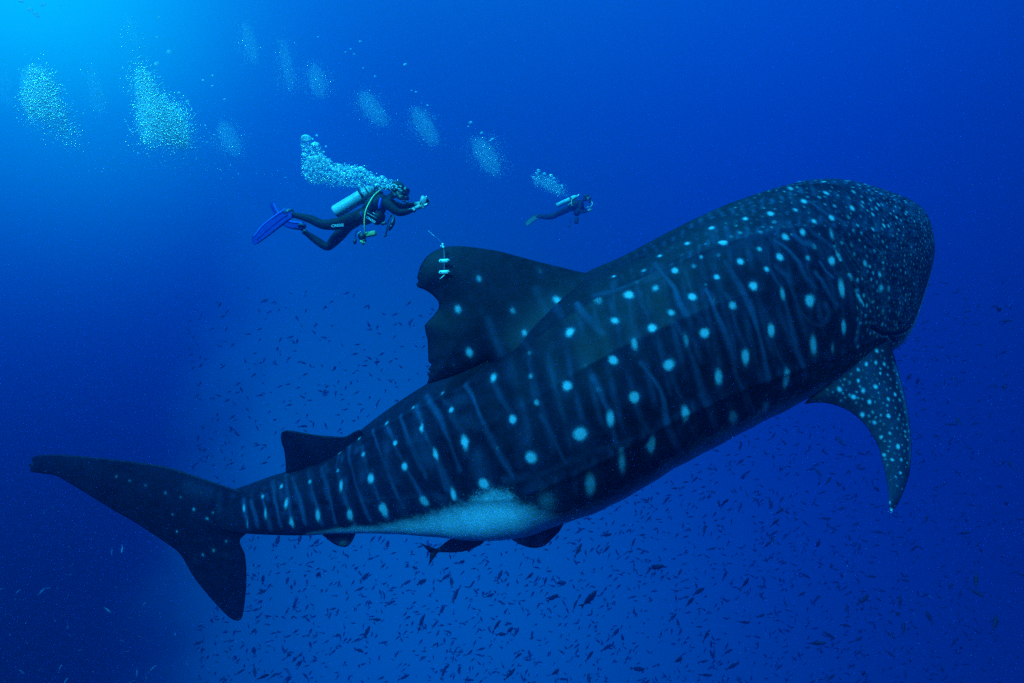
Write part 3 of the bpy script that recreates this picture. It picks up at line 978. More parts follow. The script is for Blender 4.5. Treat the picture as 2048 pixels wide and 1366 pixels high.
def axes(ang, sx, sy, sz, tilt=0.0):
    """rows = scaled local axes; ang turns in the picture plane (degrees, anticlockwise)"""
    a = R(ang)
    x = CX * math.cos(a) + CY * math.sin(a)
    y = -CX * math.sin(a) + CY * math.cos(a)
    z = CZ
    t = R(tilt)
    x, z = x * math.cos(t) + z * math.sin(t), -x * math.sin(t) + z * math.cos(t)
    return np.array([x * sx, y * sy, z * sz])


def skin_mesh(name, chains, mats, matfn, parent=None, levels=2):
    """one continuous surface grown along connected joints; chains share joints by key"""
    verts, radii, edges, keys = [], [], [], {}

    def vid(k, p=None, r=None):
        if k in keys: return keys[k]
        keys[k] = len(verts); verts.append(tuple(p)); radii.append(r)
        return keys[k]
    for ch in chains:
        last = None
        for j in ch:
            if isinstance(j, str): i = keys[j]
            else: i = vid(j[0], j[1], j[2])
            if last is not None and (last, i) not in edges: edges.append((last, i))
            last = i
    me = bpy.data.meshes.new(name + '_joints')
    me.from_pydata(verts, edges, [])
    o = bpy.data.objects.new(name + '_joints', me)
    COL.objects.link(o)
    md = o.modifiers.new('skin', 'SKIN'); md.use_smooth_shade = True
    md.branch_smoothing = 0.6
    if not me.skin_vertices:
        bm = bmesh.new(); bm.from_mesh(me); bm.verts.layers.skin.verify(); bm.to_mesh(me); bm.free()
    for i, sv in enumerate(me.skin_vertices[0].data):
        r = radii[i]
        sv.radius = (r, r) if not isinstance(r, tuple) else r
        sv.use_root = (i == 0)
    ss = o.modifiers.new('sub', 'SUBSURF'); ss.levels = levels; ss.render_levels = levels
    bpy.context.view_layer.update()
    dg = bpy.context.evaluated_depsgraph_get()
    me2 = bpy.data.meshes.new_from_object(o.evaluated_get(dg))
    bpy.data.objects.remove(o); bpy.data.meshes.remove(me)
    me2.name = name
    me2.materials.clear()
    for m in mats: me2.materials.append(m)
    for p in me2.polygons:
        p.use_smooth = True
        p.material_index = matfn(np.array(p.center))
    ob = bpy.data.objects.new(name, me2)
    return link(ob, parent)


# ------------------------------------------------------------------ divers
M_SUIT = simple_mat("black_neoprene", (0.006, 0.007, 0.010), 0.75, var=0.35, scale=60, spec=0.25)
M_SUIT2 = simple_mat("blue_neoprene", (0.02, 0.03, 0.35), 0.6)
M_VEST = simple_mat("black_nylon", (0.010, 0.011, 0.013), 0.65, var=0.5, scale=90, bump=0.5, spec=0.3)
M_SKINH = simple_mat("diver_skin", (0.42, 0.34, 0.28), 0.5, var=0.1)
M_HAIR = simple_mat("dark_hair", (0.02, 0.018, 0.016), 0.7, var=0.5, scale=200, bump=0.8)
M_TANK = simple_mat("painted_tank", (0.34, 0.54, 0.56), 0.42, var=0.08, scale=14)
M_RUB = simple_mat("black_rubber", (0.012, 0.012, 0.013), 0.4)
M_FIN = simple_mat("blue_fin_plastic", (0.003, 0.014, 0.16), 0.45, var=0.15, scale=20, spec=0.06)
M_FINL = simple_mat("light_blue_edge", (0.012, 0.09, 0.42), 0.4, var=0.15, scale=20, spec=0.1)
M_FIND = simple_mat("dark_fin_plastic", (0.015, 0.03, 0.08), 0.4, var=0.2, scale=20)
M_HOSE = simple_mat("yellow_hose", (0.78, 0.75, 0.30), 0.4, var=0.05)
M_PRINT = simple_mat("pale_print", (0.45, 0.48, 0.50), 0.6, var=0.1)
M_METAL = simple_mat("bright_metal", (0.6, 0.62, 0.64), 0.25, metal=0.8, var=0.1)
M_GLASS = simple_mat("dark_glass", (0.02, 0.03, 0.04), 0.08, var=0.0, bump=0, spec=0.8)
M_HOUS = simple_mat("grey_camera_housing", (0.30, 0.32, 0.34), 0.35, var=0.5, scale=40)
M_OLIVE = simple_mat("yellow_green_plastic", (0.35, 0.40, 0.12), 0.5)


def text_part(name, s, p_left, p_right, depth, height, mat, parent, toward=0.0):
    cu = bpy.data.curves.new(name, 'FONT'); cu.body = s
    cu.size = 1.0; cu.extrude = 0.02; cu.offset = 0.025
    o = bpy.data.objects.new(name, cu); COL.objects.link(o)
    bpy.context.view_layer.update()
    dg = bpy.context.evaluated_depsgraph_get()
    me = bpy.data.meshes.new_from_object(o.evaluated_get(dg))
    bpy.data.objects.remove(o); bpy.data.curves.remove(cu)
    co = np.array([tuple(v.co) for v in me.vertices])
    x0, x1 = co[:, 0].min(), co[:, 0].max(); h = co[:, 1].max() - co[:, 1].min()
    A = P(*p_left, depth); B = P(*p_right, depth)
    ex = (B - A); W = np.linalg.norm(ex); ex /= W
    ez = CZ - (CZ @ ex) * ex; ez /= np.linalg.norm(ez); ey = np.cross(ez, ex)
    fx = (co[:, 0] - x0) / (x1 - x0) * W
    fy = (co[:, 1] - co[:, 1].min()) / h * height
    V = A + np.outer(fx, ex) + np.outer(fy, ey) + np.outer(co[:, 2] * 0.1, ez)
    for v, c in zip(me.vertices, V): v.co = c
    me.materials.clear(); me.materials.append(mat); me.name = name
    ob = bpy.data.objects.new(name, me)
    return link(ob, parent)


def hand(prefix, wrist, palm, r, tips):
    """five finger chains rooted inside the palm"""
    ch = []
    for i, (mid, tip) in enumerate(tips):
        ch.append([prefix, (prefix + 'f%da' % i, mid, r * 0.30), (prefix + 'f%db' % i, tip, r * 0.22)])
    return ch


def diver_one():
    D = 7.5
    px = D / 1024
    root = empty('person', P(735, 430, D))
    tag(root, 'diver in black wetsuit with pale tank and blue fins, holding out a camera', 'diver')

    def q(u, v, dz=0.0): return P(u, v, D + dz)

    def r(x): return x * px
    near, far = -0.13, 0.13
    ch = [[('pel', q(697, 439), r(17)), ('wai', q(722, 432), r(17)), ('che', q(750, 418), r(20)), ('sho', q(770, 403), r(16)),
           ('nec', q(784, 392), r(8.5)), ('hd0', q(792, 386, 0.0), r(11)), ('hd1', q(800, 379, 0.0), r(13)), ('hd2', q(804, 373), r(11.5))],
          ['hd1', ('jaw', q(803, 391), r(9)), ('chin', q(806, 398), r(6))],
          ['hd1', ('nose', q(812, 386), r(4))],
          ['pel', ('nhip', q(690, 444, near), r(14)), ('nth', q(668, 449.5, near - .02), r(12.5)), ('nkn', q(645, 450, near - .03), r(10)), ('nca', q(621, 438, near - .02), r(9)),
           ('nan', q(592, 431, near), r(6)), ('nhe', q(583, 429, near), r(6)), ('nfo', q(574, 425, near), r(5))],
          ['pel', ('fhip', q(693, 453, far), r(14.5)), ('fth', q(675, 474, far), r(12.5)), ('fkn', q(655, 496, far), r(9.5)), ('fca', q(633, 481, far), r(8.5)),
           ('fan', q(612, 466, far), r(5.5)), ('fhe', q(607, 461, far), r(5.5)), ('ffo', q(602, 452, far), r(4.5))],
          ['sho', ('nsh', q(774, 406, -0.17), r(11)), ('nua', q(785, 417, -0.20), r(9.5)), ('nel', q(797, 426, -0.20), r(8)), ('nfa', q(814, 424, -0.18), r(6.5)),
           ('nwr', q(828, 418, -0.14), r(4)), ('npa', q(837, 414, -0.12), r(4.6))],
          ['sho', ('fsh', q(776, 401, 0.17), r(10)), ('fua', q(790, 410, 0.20), r(8.5)), ('fel', q(806, 414, 0.20), r(7)), ('ffa', q(822, 411, 0.17), r(6)),
           ('fwr', q(838, 407, 0.12), r(4)), ('fpa', q(848, 404, 0.10), r(4.4))]]
    fn = [((843, 410), (845, 405), -.14), ((845, 411.5), (848, 407), -.14), ((845.5, 414), (849, 411), -.13), ((844, 416.5), (848, 415), -.12), ((839, 407), (843, 402), -.10)]
    for i, (m_, t_, dz) in enumerate(fn):
        ch.append(['npa', ('nf%da' % i, q(*m_, dz), r(1.5)), ('nf%db' % i, q(*t_, dz - .02), r(1.1))])
    fn = [((852, 399), (853, 395), .06), ((855, 400), (857, 396), .04), ((857, 403), (859, 400), .03), ((857, 407), (859, 405), .03), ((849, 410), (851, 413), .04)]
    for i, (m_, t_, dz) in enumerate(fn):
        ch.append(['fpa', ('ff%da' % i, q(*m_, dz), r(1.5)), ('ff%db' % i, q(*t_, dz - .03), r(1.1))])

    def mf(c):
        u, v, z = proj(c)
        if u > 829 and v < 424: return 1
        if u > 788 and v < 404 and z > D - 0.12 and z < D + 0.14: return 1 if (u - 788) * 0.7 + (404 - v) > 7 else 0
        return 0
    skin_mesh('body', ch, [M_SUIT, M_SKINH], mf, root)
    # hair
    lumps('hair', [(q(797.5, 373, 0.0), axes(-35, r(15), r(9.5), r(13)), 'e'), (q(791, 380), axes(-60, r(10), r(8), r(12)), 'e')], M_HAIR, root)
    # mask with skirt, lens and strap
    mk = lumps('mask', [(q(812, 383.5, 0), axes(-25, r(4.6), r(7.5), r(11)), 'b')], M_RUB, root)
    lumps('lens', [(q(815.6, 382, 0), axes(-25, r(1.0), r(5), r(8.5)), 'b')], M_GLASS, mk)
    tube_obj('strap', spline([q(809, 380, -.085), q(802, 378, -.10), q(794, 378, -.085), q(788, 380, 0)]), r(1.2), M_RUB, mk)
    # regulator and its hose
    rg = lumps('regulator', [(q(813, 396, -0.01), axes(-15, r(6), r(5), r(6.5)), 'e'), (q(807, 393, 0), axes(-15, r(5), r(3), r(4)), 'b')], M_RUB, root)
    tube_obj('hose', spline([q(811, 398, -.05), q(800, 398, -.12), q(789, 390, -.15), q(781, 380, -.08), q(766, 376, 0.0)]), r(1.5), M_RUB, rg)
    tube_obj('exhaust_tube', spline([q(806, 401, -.03), q(812, 404, -.04), q(817, 405, -.04)]), [r(2)] * 17, M_RUB, rg)
    # buoyancy vest
    lumps('buoyancy_vest', [(q(752, 412, -0.02), axes(33, r(30), r(20), r(26)), 'e'), (q(733, 433, -0.03), axes(30, r(22), r(14), r(24)), 'e'),
                            (q(757, 436, -0.08), axes(50, r(15), r(12), r(16)), 'e'), (q(745, 396, 0.0), axes(28, r(24), r(10), r(18)), 'e')], M_VEST, root, seg=24)
    lumps('shoulder_patch', [(q(760, 407, -0.20), axes(80, r(12.5), r(3.6), r(2.6)), 'e')], M_SUIT2, root)
    for i, (a, b_) in enumerate([((735, 426), (754, 437)), ((746, 425), (752, 430)), ((721, 424), (727, 440)), ((772, 420), (776, 428))]):
        tube_obj('strap', [q(*a, -0.215), q((a[0] + b_[0]) / 2, (a[1] + b_[1]) / 2, -0.225), q(*b_, -0.215)], r(0.7), M_PRINT if i < 2 else M_SUIT2, root, n=6)
    text_part('lettering', 'CRESSI', (731.5, 435.5), (749, 446.5), D - 0.262, r(4.4), M_PRINT, root)
    text_part('lettering', 'CRESSI', (663, 454.5), (687, 452.5), D - 0.13 - 0.118, r(5.2), M_PRINT, root)
    # tank along the back
    t0, t1 = np.array([669.0, 425.5]), np.array([748.0, 377.5])
    def tp(f, dz=0.02): return q(*(t0 + (t1 - t0) * f), dz)
    prof = [(0.0, 0.0), (0.0, 9.0), (0.012, 12.2), (0.05, 13.0), (0.3, 13.0), (0.6, 13.0), (0.86, 12.8), (0.93, 11), (0.98, 7), (1.0, 4), (1.05, 3.2)]
    tk = tube_obj('air_tank', [tp(f) + 1e-4 * i * (tp(1) - tp(0)) for i, (f, _) in enumerate(prof)], [r(max(x, .1)) for _, x in prof], M_TANK, root, n=32)
    tube_obj('tank_band', [tp(.68), tp(.685), tp(.74), tp(.745)], [r(12), r(13.9), r(13.9), r(12)], M_RUB, tk, n=32)
    tube_obj('tank_band', [tp(.84), tp(.845), tp(.87), tp(.875)], [r(11), r(13.4), r(13.2), r(11)], M_RUB, tk, n=32)
    lumps('tank_valve', [(tp(1.07), axes(31, r(6), r(4), r(9)), 'b'), (tp(1.12), axes(31, r(3), r(6), r(4)), 'e')], M_METAL, tk)
    # low pressure hose with reserve regulator
    tube_obj('hose', spline([q(766, 376, -.05), q(758, 382, -.12), q(748, 391, -.19), q(739, 405, -.25), q(732, 420, -.28), q(729, 437, -.28), q(729, 452, -.26), q(730, 466, -.2)]), r(1.25), M_HOSE, root)
    og = lumps('reserve_regulator', [(q(724, 473, -.2), axes(60, r(8), r(8), r(5)), 'e'), (q(727, 482, -.2), axes(20, r(6), r(4), r(4)), 'e')], M_RUB, root)
    tube_obj('rim', spline([q(715, 469, -.25), q(718, 465, -.26), q(722, 463, -.26)]), r(0.8), M_PRINT, og, n=6)
    lumps('mouthpiece', [(q(724, 484, -.24), axes(-40, r(5), r(2.4), r(2.4)), 'e'), (q(728, 487, -.22), axes(60, r(4), r(2), r(2)), 'e')], M_OLIVE, og)
    lumps('pocket', [(q(741, 468, -.15), axes(12, r(11), r(4.5), r(5)), 'b')], M_OLIVE, root)
    lumps('pressure_gauge', [(q(710, 483, -.1), axes(75, r(6), r(3.2), r(3)), 'e')], M_RUB, root)
    tube_obj('hose', spline([q(710, 478, -.1), q(711, 470, -.1), q(715, 460, -.12)]), r(0.9), M_RUB, root, n=6)
    # dangling console, whistle and reel under the chest
    dg = tube_obj('instrument_console', spline([q(786, 430, -.2), q(787, 440, -.2), q(783, 451, -.2), q(778, 461, -.19)]), [r(x) for x in np.interp(range(25), [0, 8, 12, 18, 24], [1.6, 3.4, 4.6, 4.0, 2.0])], M_RUB, root)
    tube_obj('hose', spline([q(784, 430, -.15), q(779, 436, -.2), q(776, 445, -.2), q(774, 460, -.2), q(771, 470, -.18)]), r(1.4), M_RUB, dg)
    lumps('clip', [(q(771, 471, -.18), axes(40, r(4), r(2.2), r(2)), 'e')], M_RUB, dg)
    lumps('reel', [(q(768, 447, -.15), axes(20, r(5), r(2.6), r(3)), 'b')], M_RUB, dg)
    lumps('light_ring', [(q(782, 452, -.25), axes(0, r(1), r(1), r(1)), 'e')], M_PRINT, dg)
    # straps on wrist and ankle, band on the knee
    wt = tube_obj('wrist_computer', [q(824.5, 421, -.15), q(825.5, 420.5, -.15), q(829.5, 417.5, -.14), q(830.5, 417, -.14)], [r(4), r(5.6), r(5.2), r(4)], M_RUB, root)
    lumps('dial', [(q(827.5, 418.5, -.19), axes(-40, r(3.2), r(2.4), r(1.4)), 'b')], M_PRINT, wt)
    tube_obj('ankle_strap', [q(586.5, 430, near), q(585.5, 430, near), q(582, 429.5, near), q(581, 429.5, near)], [r(5), r(6.9), r(6.9), r(5)], M_PRINT, root, n=16)
    tube_obj('ankle_strap', [q(611, 465, far), q(610.5, 464.5, far), q(608, 462, far), q(607.5, 461.5, far)], [r(4), r(6.2), r(6.2), r(4)], M_PRINT, root, n=16)
    # fins
    def fin(outline, dn, rails, pocket, name='swim_fin'):
        B = smooth_outline(outline, 1.5)
        V, F, uv = plate(B, lambda u, v: P(u, v, dn(u, v)), 0.010, 2.5, 1.6)
        mi = [0] * len(F)
        f = mesh_np(name, V, F, [M_FIN], parent=root)
        for kk, a in enumerate(rails):
            pts = spline([P(u, v, float(dn(u, v)) - 0.012) for u, v in a], 5)
            tube_obj('rail', pts, np.linspace(0.018, 0.010, len(pts)), M_FINL if kk == 0 else M_FIN, f, n=8)
        lumps('foot_pocket', pocket, M_FIND, f)
    dn = plane_depth((575, 425, D + near - .03), (510, 480, D + near - .25), (560, 440, D + near - .10))
    fin([(577, 416), (566, 424), (543, 435), (522, 452), (506, 471), (504, 480), (507, 488), (512, 489), (524, 481), (542, 467), (560, 453), (572, 443), (583, 437), (583, 422)],
        dn, [[(572, 418), (545, 436), (524, 453), (507, 474)], [(581, 436), (560, 452), (540, 468), (514, 487)], [(575, 430), (545, 452), (514, 480)]],
        [(q(577, 425, near), axes(28, r(11), r(7.5), r(8)), 'e')])
    dn2 = plane_depth((605, 452, D + far), (568, 442, D + far + .1), (545, 408, D + far + .3))
    fin([(612, 446), (596, 444), (580, 442), (566, 436), (556, 424), (548, 405), (543, 405), (541, 412), (548, 428), (558, 444), (572, 453), (590, 456), (608, 460)],
        dn2, [[(606, 446), (580, 443), (560, 430), (547, 407)], [(606, 458), (580, 455), (556, 442), (542, 412)]],
        [(q(604, 452, far), axes(-10, r(9), r(6), r(7)), 'e')])
    # camera held out in front: a thing of its own
    cm = empty('underwater_camera', q(848, 405, 0))
    tag(cm, 'small grey camera in an underwater housing held up by the near diver', 'camera')
    lumps('housing', [(q(848, 402, 0), axes(-20, r(6.5), r(7.5), r(10)), 'b')], M_HOUS, cm)
    lumps('lens_port', [(q(854.5, 400, 0), axes(-20, r(2.5), r(4.2), r(4.2)), 'e')], M_GLASS, cm)
    lumps('grip', [(q(843, 399, -.05), axes(70, r(5), r(2), r(2)), 'b')], M_METAL, cm)
    lumps('knob', [(q(847, 393, -.02), axes(0, r(2), r(1.6), r(2)), 'e')], M_METAL, cm)
    lumps('knob', [(q(853, 394, -.05), axes(0, r(1.6), r(2.4), r(2)), 'e')], M_METAL, cm)
    lumps('tray', [(q(852, 411, -.03), axes(30, r(5), r(1.4), r(6)), 'b')], M_METAL, cm)
    tube_obj('lanyard', spline([q(843, 410, -.1), q(836, 414, -.18), q(826, 416, -.19), q(816, 419, -.2)]), r(0.5), M_PRINT, cm, n=6)


diver_one()


def diver_two():
    D = 18.5
    px = D / 1024
    root = empty('person', P(1130, 420, D))
    tag(root, 'distant diver hazy in the blue, body level, above the back of the shark', 'diver')

    def q(u, v, dz=0.0): return P(u, v, D + dz)

    def r(x): return x * px
    ch = [[('pel', q(1122, 425), r(7.5)), ('wai', q(1135, 419), r(7.5)), ('che', q(1149, 412), r(9)), ('sho', q(1160, 405), r(8)), ('nec', q(1167, 400), r(4)), ('hd0', q(1172, 397), r(6)), ('hd1', q(1176, 396), r(5.5))],
          ['hd1', ('jaw', q(1177, 402), r(4))],
          ['pel', ('nh', q(1117, 428, -.12), r(6)), ('nk', q(1104, 434.5, -.12), r(5)), ('nc', q(1090, 435, -.12), r(4.3)), ('na', q(1078, 434.5, -.12), r(3)), ('nf', q(1072, 434.5, -.12), r(2.6))],
          ['pel', ('fh', q(1118, 426, .12), r(6)), ('fk', q(1103, 433, .12), r(5)), ('fc', q(1090, 433, .12), r(4.2)), ('fa', q(1080, 432, .12), r(3)), ('ff', q(1074, 432, .12), r(2.6))],
          ['sho', ('ns', q(1160, 408, -.2), r(4.6)), ('ne', q(1158, 424, -.25), r(4)), ('nw', q(1170, 424, -.3), r(2.8)), ('np', q(1177, 420, -.3), r(2.4))],
          ['sho', ('fs', q(1163, 405, .2), r(4.4)), ('fe', q(1166, 420, .28), r(3.8)), ('fw', q(1176, 422, .3), r(2.6)), ('fp', q(1181, 419, .3), r(2.2))]]
    for s_, b in (('n', -.3), ('f', .3)):
        u0 = 1179 if s_ == 'n' else 1183
        for i in range(5):
            ch.append([s_ + 'p', (s_ + 'g%da' % i, q(u0 + 0.8, 417.5 + i * 1.2, b), r(.7)), (s_ + 'g%db' % i, q(u0 + 2, 416.5 + i * 1.2, b - .02), r(.5))])

    def mf(c):
        u, v, z = proj(c)
        return 1 if (u > 1176 and v > 414) or (u > 1174 and v < 408) else 0
    skin_mesh('body', ch, [M_SUIT, M_SKINH], mf, root)
    lumps('hair', [(q(1173, 393), axes(-20, r(7), r(4.2), r(6)), 'e')], M_HAIR, root)
    mk = lumps('mask', [(q(1180, 396), axes(-20, r(2.2), r(3.4), r(4.5)), 'b')], M_RUB, root)
    lumps('regulator', [(q(1180, 403), axes(0, r(3), r(2.6), r(3)), 'e')], M_RUB, root)
    lumps('buoyancy_vest', [(q(1148, 411, -.03), axes(28, r(15), r(10), r(12)), 'e'), (q(1155, 424, -.05), axes(60, r(9), r(7), r(8)), 'e')], M_VEST, root, seg=20)
    lumps('pocket', [(q(1153, 441, -.05), axes(80, r(6), r(4), r(4)), 'b')], M_VEST, root)
    lumps('pressure_gauge', [(q(1138, 452, -.05), axes(65, r(4), r(1.8), r(2)), 'e')], M_RUB, root)
    tube_obj('hose', spline([q(1140, 448, -.05), q(1141, 438, -.1), q(1146, 428, -.1)]), r(.6), M_RUB, root, n=6)
    t0, t1 = np.array([1113.0, 411.5]), np.array([1154.0, 392.5])
    def tp(f): return q(*(t0 + (t1 - t0) * f), 0.05)
    prof = [(0.0, 0.1), (0.0, 3.6), (0.03, 4.6), (0.3, 4.8), (0.7, 4.8), (0.9, 4.4), (0.98, 2.4), (1.05, 1.4)]
    tk = tube_obj('air_tank', [tp(f) + 1e-4 * i * (tp(1) - tp(0)) for i, (f, _) in enumerate(prof)], [r(x) for _, x in prof], M_TANK, root, n=20)
    tube_obj('tank_band', [tp(.64), tp(.645), tp(.72), tp(.725)], [r(4), r(5.2), r(5.2), r(4)], M_RUB, tk, n=20)
    lumps('tank_valve', [(tp(1.08), axes(25, r(2), r(1.6), r(3)), 'b')], M_METAL, tk)
    tube_obj('hose', spline([q(1156, 393, -.1), q(1148, 395, -.2), q(1143, 401, -.27), q(1144, 412, -.27)]), r(.6), M_HOSE, root, n=6)
    tube_obj('hose', spline([q(1136, 411, -.22), q(1140, 407, -.27), q(1144, 404, -.27)]), r(.6), M_HOSE, root, n=6)
    tube_obj('hose', spline([q(1183, 402, 0), q(1185, 408, -.1), q(1181, 413, -.15), q(1172, 415, -.2)]), r(.6), M_HOSE, root, n=6)
    for sgn, dz in ((0, -.12), (1, .12)):
        ol = [(1076, 430), (1066, 432), (1057, 438), (1050, 446), (1051, 451), (1055, 452), (1063, 447), (1072, 440), (1078, 437)]
        ol = [(u + 2 * sgn, v - 2.0 * sgn) for u, v in ol]
        B = smooth_outline(ol, 1.5)
        dn = plane_depth((1076, 433, D + dz), (1052, 449, D + dz - .2), (1060, 436, D + dz))
        V, F, uv = plate(B, lambda u, v: P(u, v, dn(u, v)), 0.012, 1.5, 1.6)
        mesh_np('swim_fin', V, F, [M_RUB], parent=root)


diver_two()

# ------------------------------------------------------------------ tracking tag on the fin
def tracker():
    dd = float(plane_depth((1172, 556, skin_depth(1172, 556) + 0.03), (985, 722, skin_depth(985, 722) + 0.01), (850, 560, (skin_depth(1172, 556) + skin_depth(985, 722)) / 2 - 0.05))(888, 530)) - 0.10
    px = dd / 1024

    def q(u, v, dz=0.0): return P(u, v, dd + dz)
    root = empty('tracking_tag', q(888, 530))
    tag(root, 'thin tracking tag with two pale oval plates fixed to the tip of the dorsal fin', 'tag')
    tube_obj('rod', spline([q(886, 492), q(888, 500), q(888.5, 520), q(888.5, 550)]), 0.9 * px, M_METAL, root, n=8)
    for v in (521.5, 544):
        pl_ = lumps('plate', [(q(888.5, v, -.008), axes(3, 11.5 * px, 3.2 * px, 2.2 * px), 'e'), (q(888.5, v, -.006), axes(3, 9.5 * px, 3.4 * px, 1.8 * px), 'b')], M_TAGW, root)
        for k in (-1, 1):
            lumps('bolt', [(q(888.5 + 7.5 * k, v - .3 * k, -.022), axes(0, 1.3 * px, 1.3 * px, 1 * px), 'e')], M_RUB, pl_)
    tube_obj('pin', [q(889, 550, -.01), q(884, 554.5, -.012), q(880, 558, -.012)], 0.9 * px, M_TAGW, root, n=8)
    lumps('float', [(q(885.5, 489), axes(-70, 3.2 * px, 2.2 * px, 2.2 * px), 'e'), (q(886.5, 494), axes(-60, 3.4 * px, 2.4 * px, 2.2 * px), 'e'), (q(882, 492), axes(0, 1.6 * px, 1.4 * px, 1.6 * px), 'e')], M_TAGW, root)
    tube_obj('antenna', spline([q(884, 487), q(876, 478), q(866, 470), q(856, 461, .05)]), [max(0.35 * px, 0.0018)] * 25, M_METAL, root, n=6)


M_TAGW = simple_mat("pale_tag_plastic", (0.72, 0.76, 0.74), 0.4, var=0.15, scale=50)
tracker()

# ------------------------------------------------------------------ fish
def fish_mesh(name, bend=0.0, deep=0.15, tail=0.17, pec=0.0, mat=None, lower=1.0, seg=10, thick=0.62, plain=False):
    xs = np.array([0.50, 0.485, 0.44, 0.34, 0.20, 0.05, -0.12, -0.26, -0.34])
    hh = np.array([0.01, 0.25, 0.52, 0.85, 1.0, 0.97, 0.68, 0.30, 0.20]) * deep
    V, F, T = [], [], []

    def curve(x, y, z):
        a = bend * (0.5 - x)
        yy = y + bend * 0.35 * (0.5 - x) ** 2
        return (x, yy, z)
    for x, h in zip(xs, hh):
        for k in range(seg):
            q = 2 * math.pi * k / seg
            V.append(curve(x, h * thick * math.cos(q), h * math.sin(q)))
    for i in range(len(xs) - 1):
        for k in range(seg):
            F.append((i * seg + k, i * seg + (k + 1) % seg, (i + 1) * seg + (k + 1) % seg, (i + 1) * seg + k))
    V.append(curve(0.505, 0, 0)); c = len(V) - 1
    for k in range(seg): T.append((c, (k + 1) % seg, k))
    V.append(curve(-0.35, 0, 0)); c = len(V) - 1
    for k in range(seg): T.append((c, (len(xs) - 1) * seg + k, (len(xs) - 1) * seg + (k + 1) % seg))

    def leaf(pts, off=0.006):
        b = len(V); n = len(pts)
        cx = np.mean([p[0] for p in pts]); cy = np.mean([p[1] for p in pts]); cz = np.mean([p[2] for p in pts])
        for p in pts: V.append(curve(*p))
        V.append(curve(cx, cy + off, cz)); V.append(curve(cx, cy - off, cz))
        for i in range(n):
            j = (i + 1) % n
            T.append((b + i, b + j, b + n)); T.append((b + j, b + i, b + n + 1))
    leaf([(-0.31, 0, 0.03), (-0.40, 0, 0.10), (-0.52, 0, tail), (-0.47, 0, tail * 0.6), (-0.42, 0, 0.0), (-0.31, 0, -0.005)])
    leaf([(-0.31, 0, -0.03), (-0.31, 0, 0.005), (-0.42, 0, 0.0), (-0.47, 0, -tail * 0.6 * lower), (-0.52, 0, -tail * lower), (-0.40, 0, -0.10)])
    if not plain: leaf([(0.26, 0, deep * 0.85), (0.18, 0, deep * 1.35), (0.0, 0, deep * 1.22), (-0.20, 0, deep * 0.78), (-0.24, 0, deep * 0.3), (0.0, 0, deep * 0.8)])
    if not plain: leaf([(-0.02, 0, -deep * 0.85), (-0.08, 0, -deep * 1.25), (-0.22, 0, -deep * 0.65), (-0.22, 0, -deep * 0.3)])
    leaf([(0.20, 0, -deep * 0.9), (0.12, 0, -deep * 1.3), (0.10, 0, -deep * 0.9)])
    for s in ((-1,) if plain else (-1, 1)):
        b = len(V)
        y = deep * thick * 0.85 * s
        for p in [(0.24, y, -0.01), (0.20, y, -0.05), (0.06, y + s * (0.04 + pec), -0.08), (0.04, y + s * (0.05 + pec), -0.03)]:
            V.append(curve(*p))
        V.append(curve(0.13, y + s * (0.02 + pec * 0.6) + 0.008, -0.04))
        V.append(curve(0.13, y + s * (0.02 + pec * 0.6) - 0.008, -0.05))
        for i in range(4):
            j = (i + 1) % 4
            T.append((b + i, b + j, b + 4)); T.append((b + j, b + i, b + 5))
    me_o = mesh_np(name, np.array(V), [np.array(F), np.array(T)], mat)
    me = me_o.data
    bpy.data.objects.remove(me_o)
    return me


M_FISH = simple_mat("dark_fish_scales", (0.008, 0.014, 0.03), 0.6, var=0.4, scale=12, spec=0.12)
M_FISHP = simple_mat("lit_fish_scales", (0.07, 0.11, 0.19), 0.4, var=0.4, scale=8)  # lighter copy of the scales: light on the flanks put into the colour
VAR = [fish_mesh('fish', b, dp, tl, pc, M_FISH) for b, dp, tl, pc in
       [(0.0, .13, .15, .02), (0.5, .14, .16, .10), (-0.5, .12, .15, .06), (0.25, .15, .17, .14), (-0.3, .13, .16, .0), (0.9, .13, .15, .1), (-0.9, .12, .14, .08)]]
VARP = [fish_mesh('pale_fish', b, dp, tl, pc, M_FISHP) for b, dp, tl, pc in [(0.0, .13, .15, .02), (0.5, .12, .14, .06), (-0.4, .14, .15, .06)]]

# picture outline of the shark, so that nothing is built where it would be hidden
OUT = np.array([(ST[i, 0], ST[i, 1]) for i in range(len(ST))] + [(ST[i, 2], ST[i, 3]) for i in range(len(ST) - 1, -1, -1)])
OUTS = [OUT, np.array(dor, float), np.array([(62, 915), (280, 925), (480, 980), (500, 1065), (493, 1150), (475, 1241), (360, 1108), (60, 942)], float),
        np.array([(1700, 690), (1785, 700), (1823, 890), (1782, 1026), (1745, 872), (1608, 808)], float),
        np.array([(560, 860), (700, 870), (600, 950), (571, 947)], float)]


def hidden(u, v):
    p = np.array([[u, v]])
    return any(inside_poly(p, o)[0] for o in OUTS)


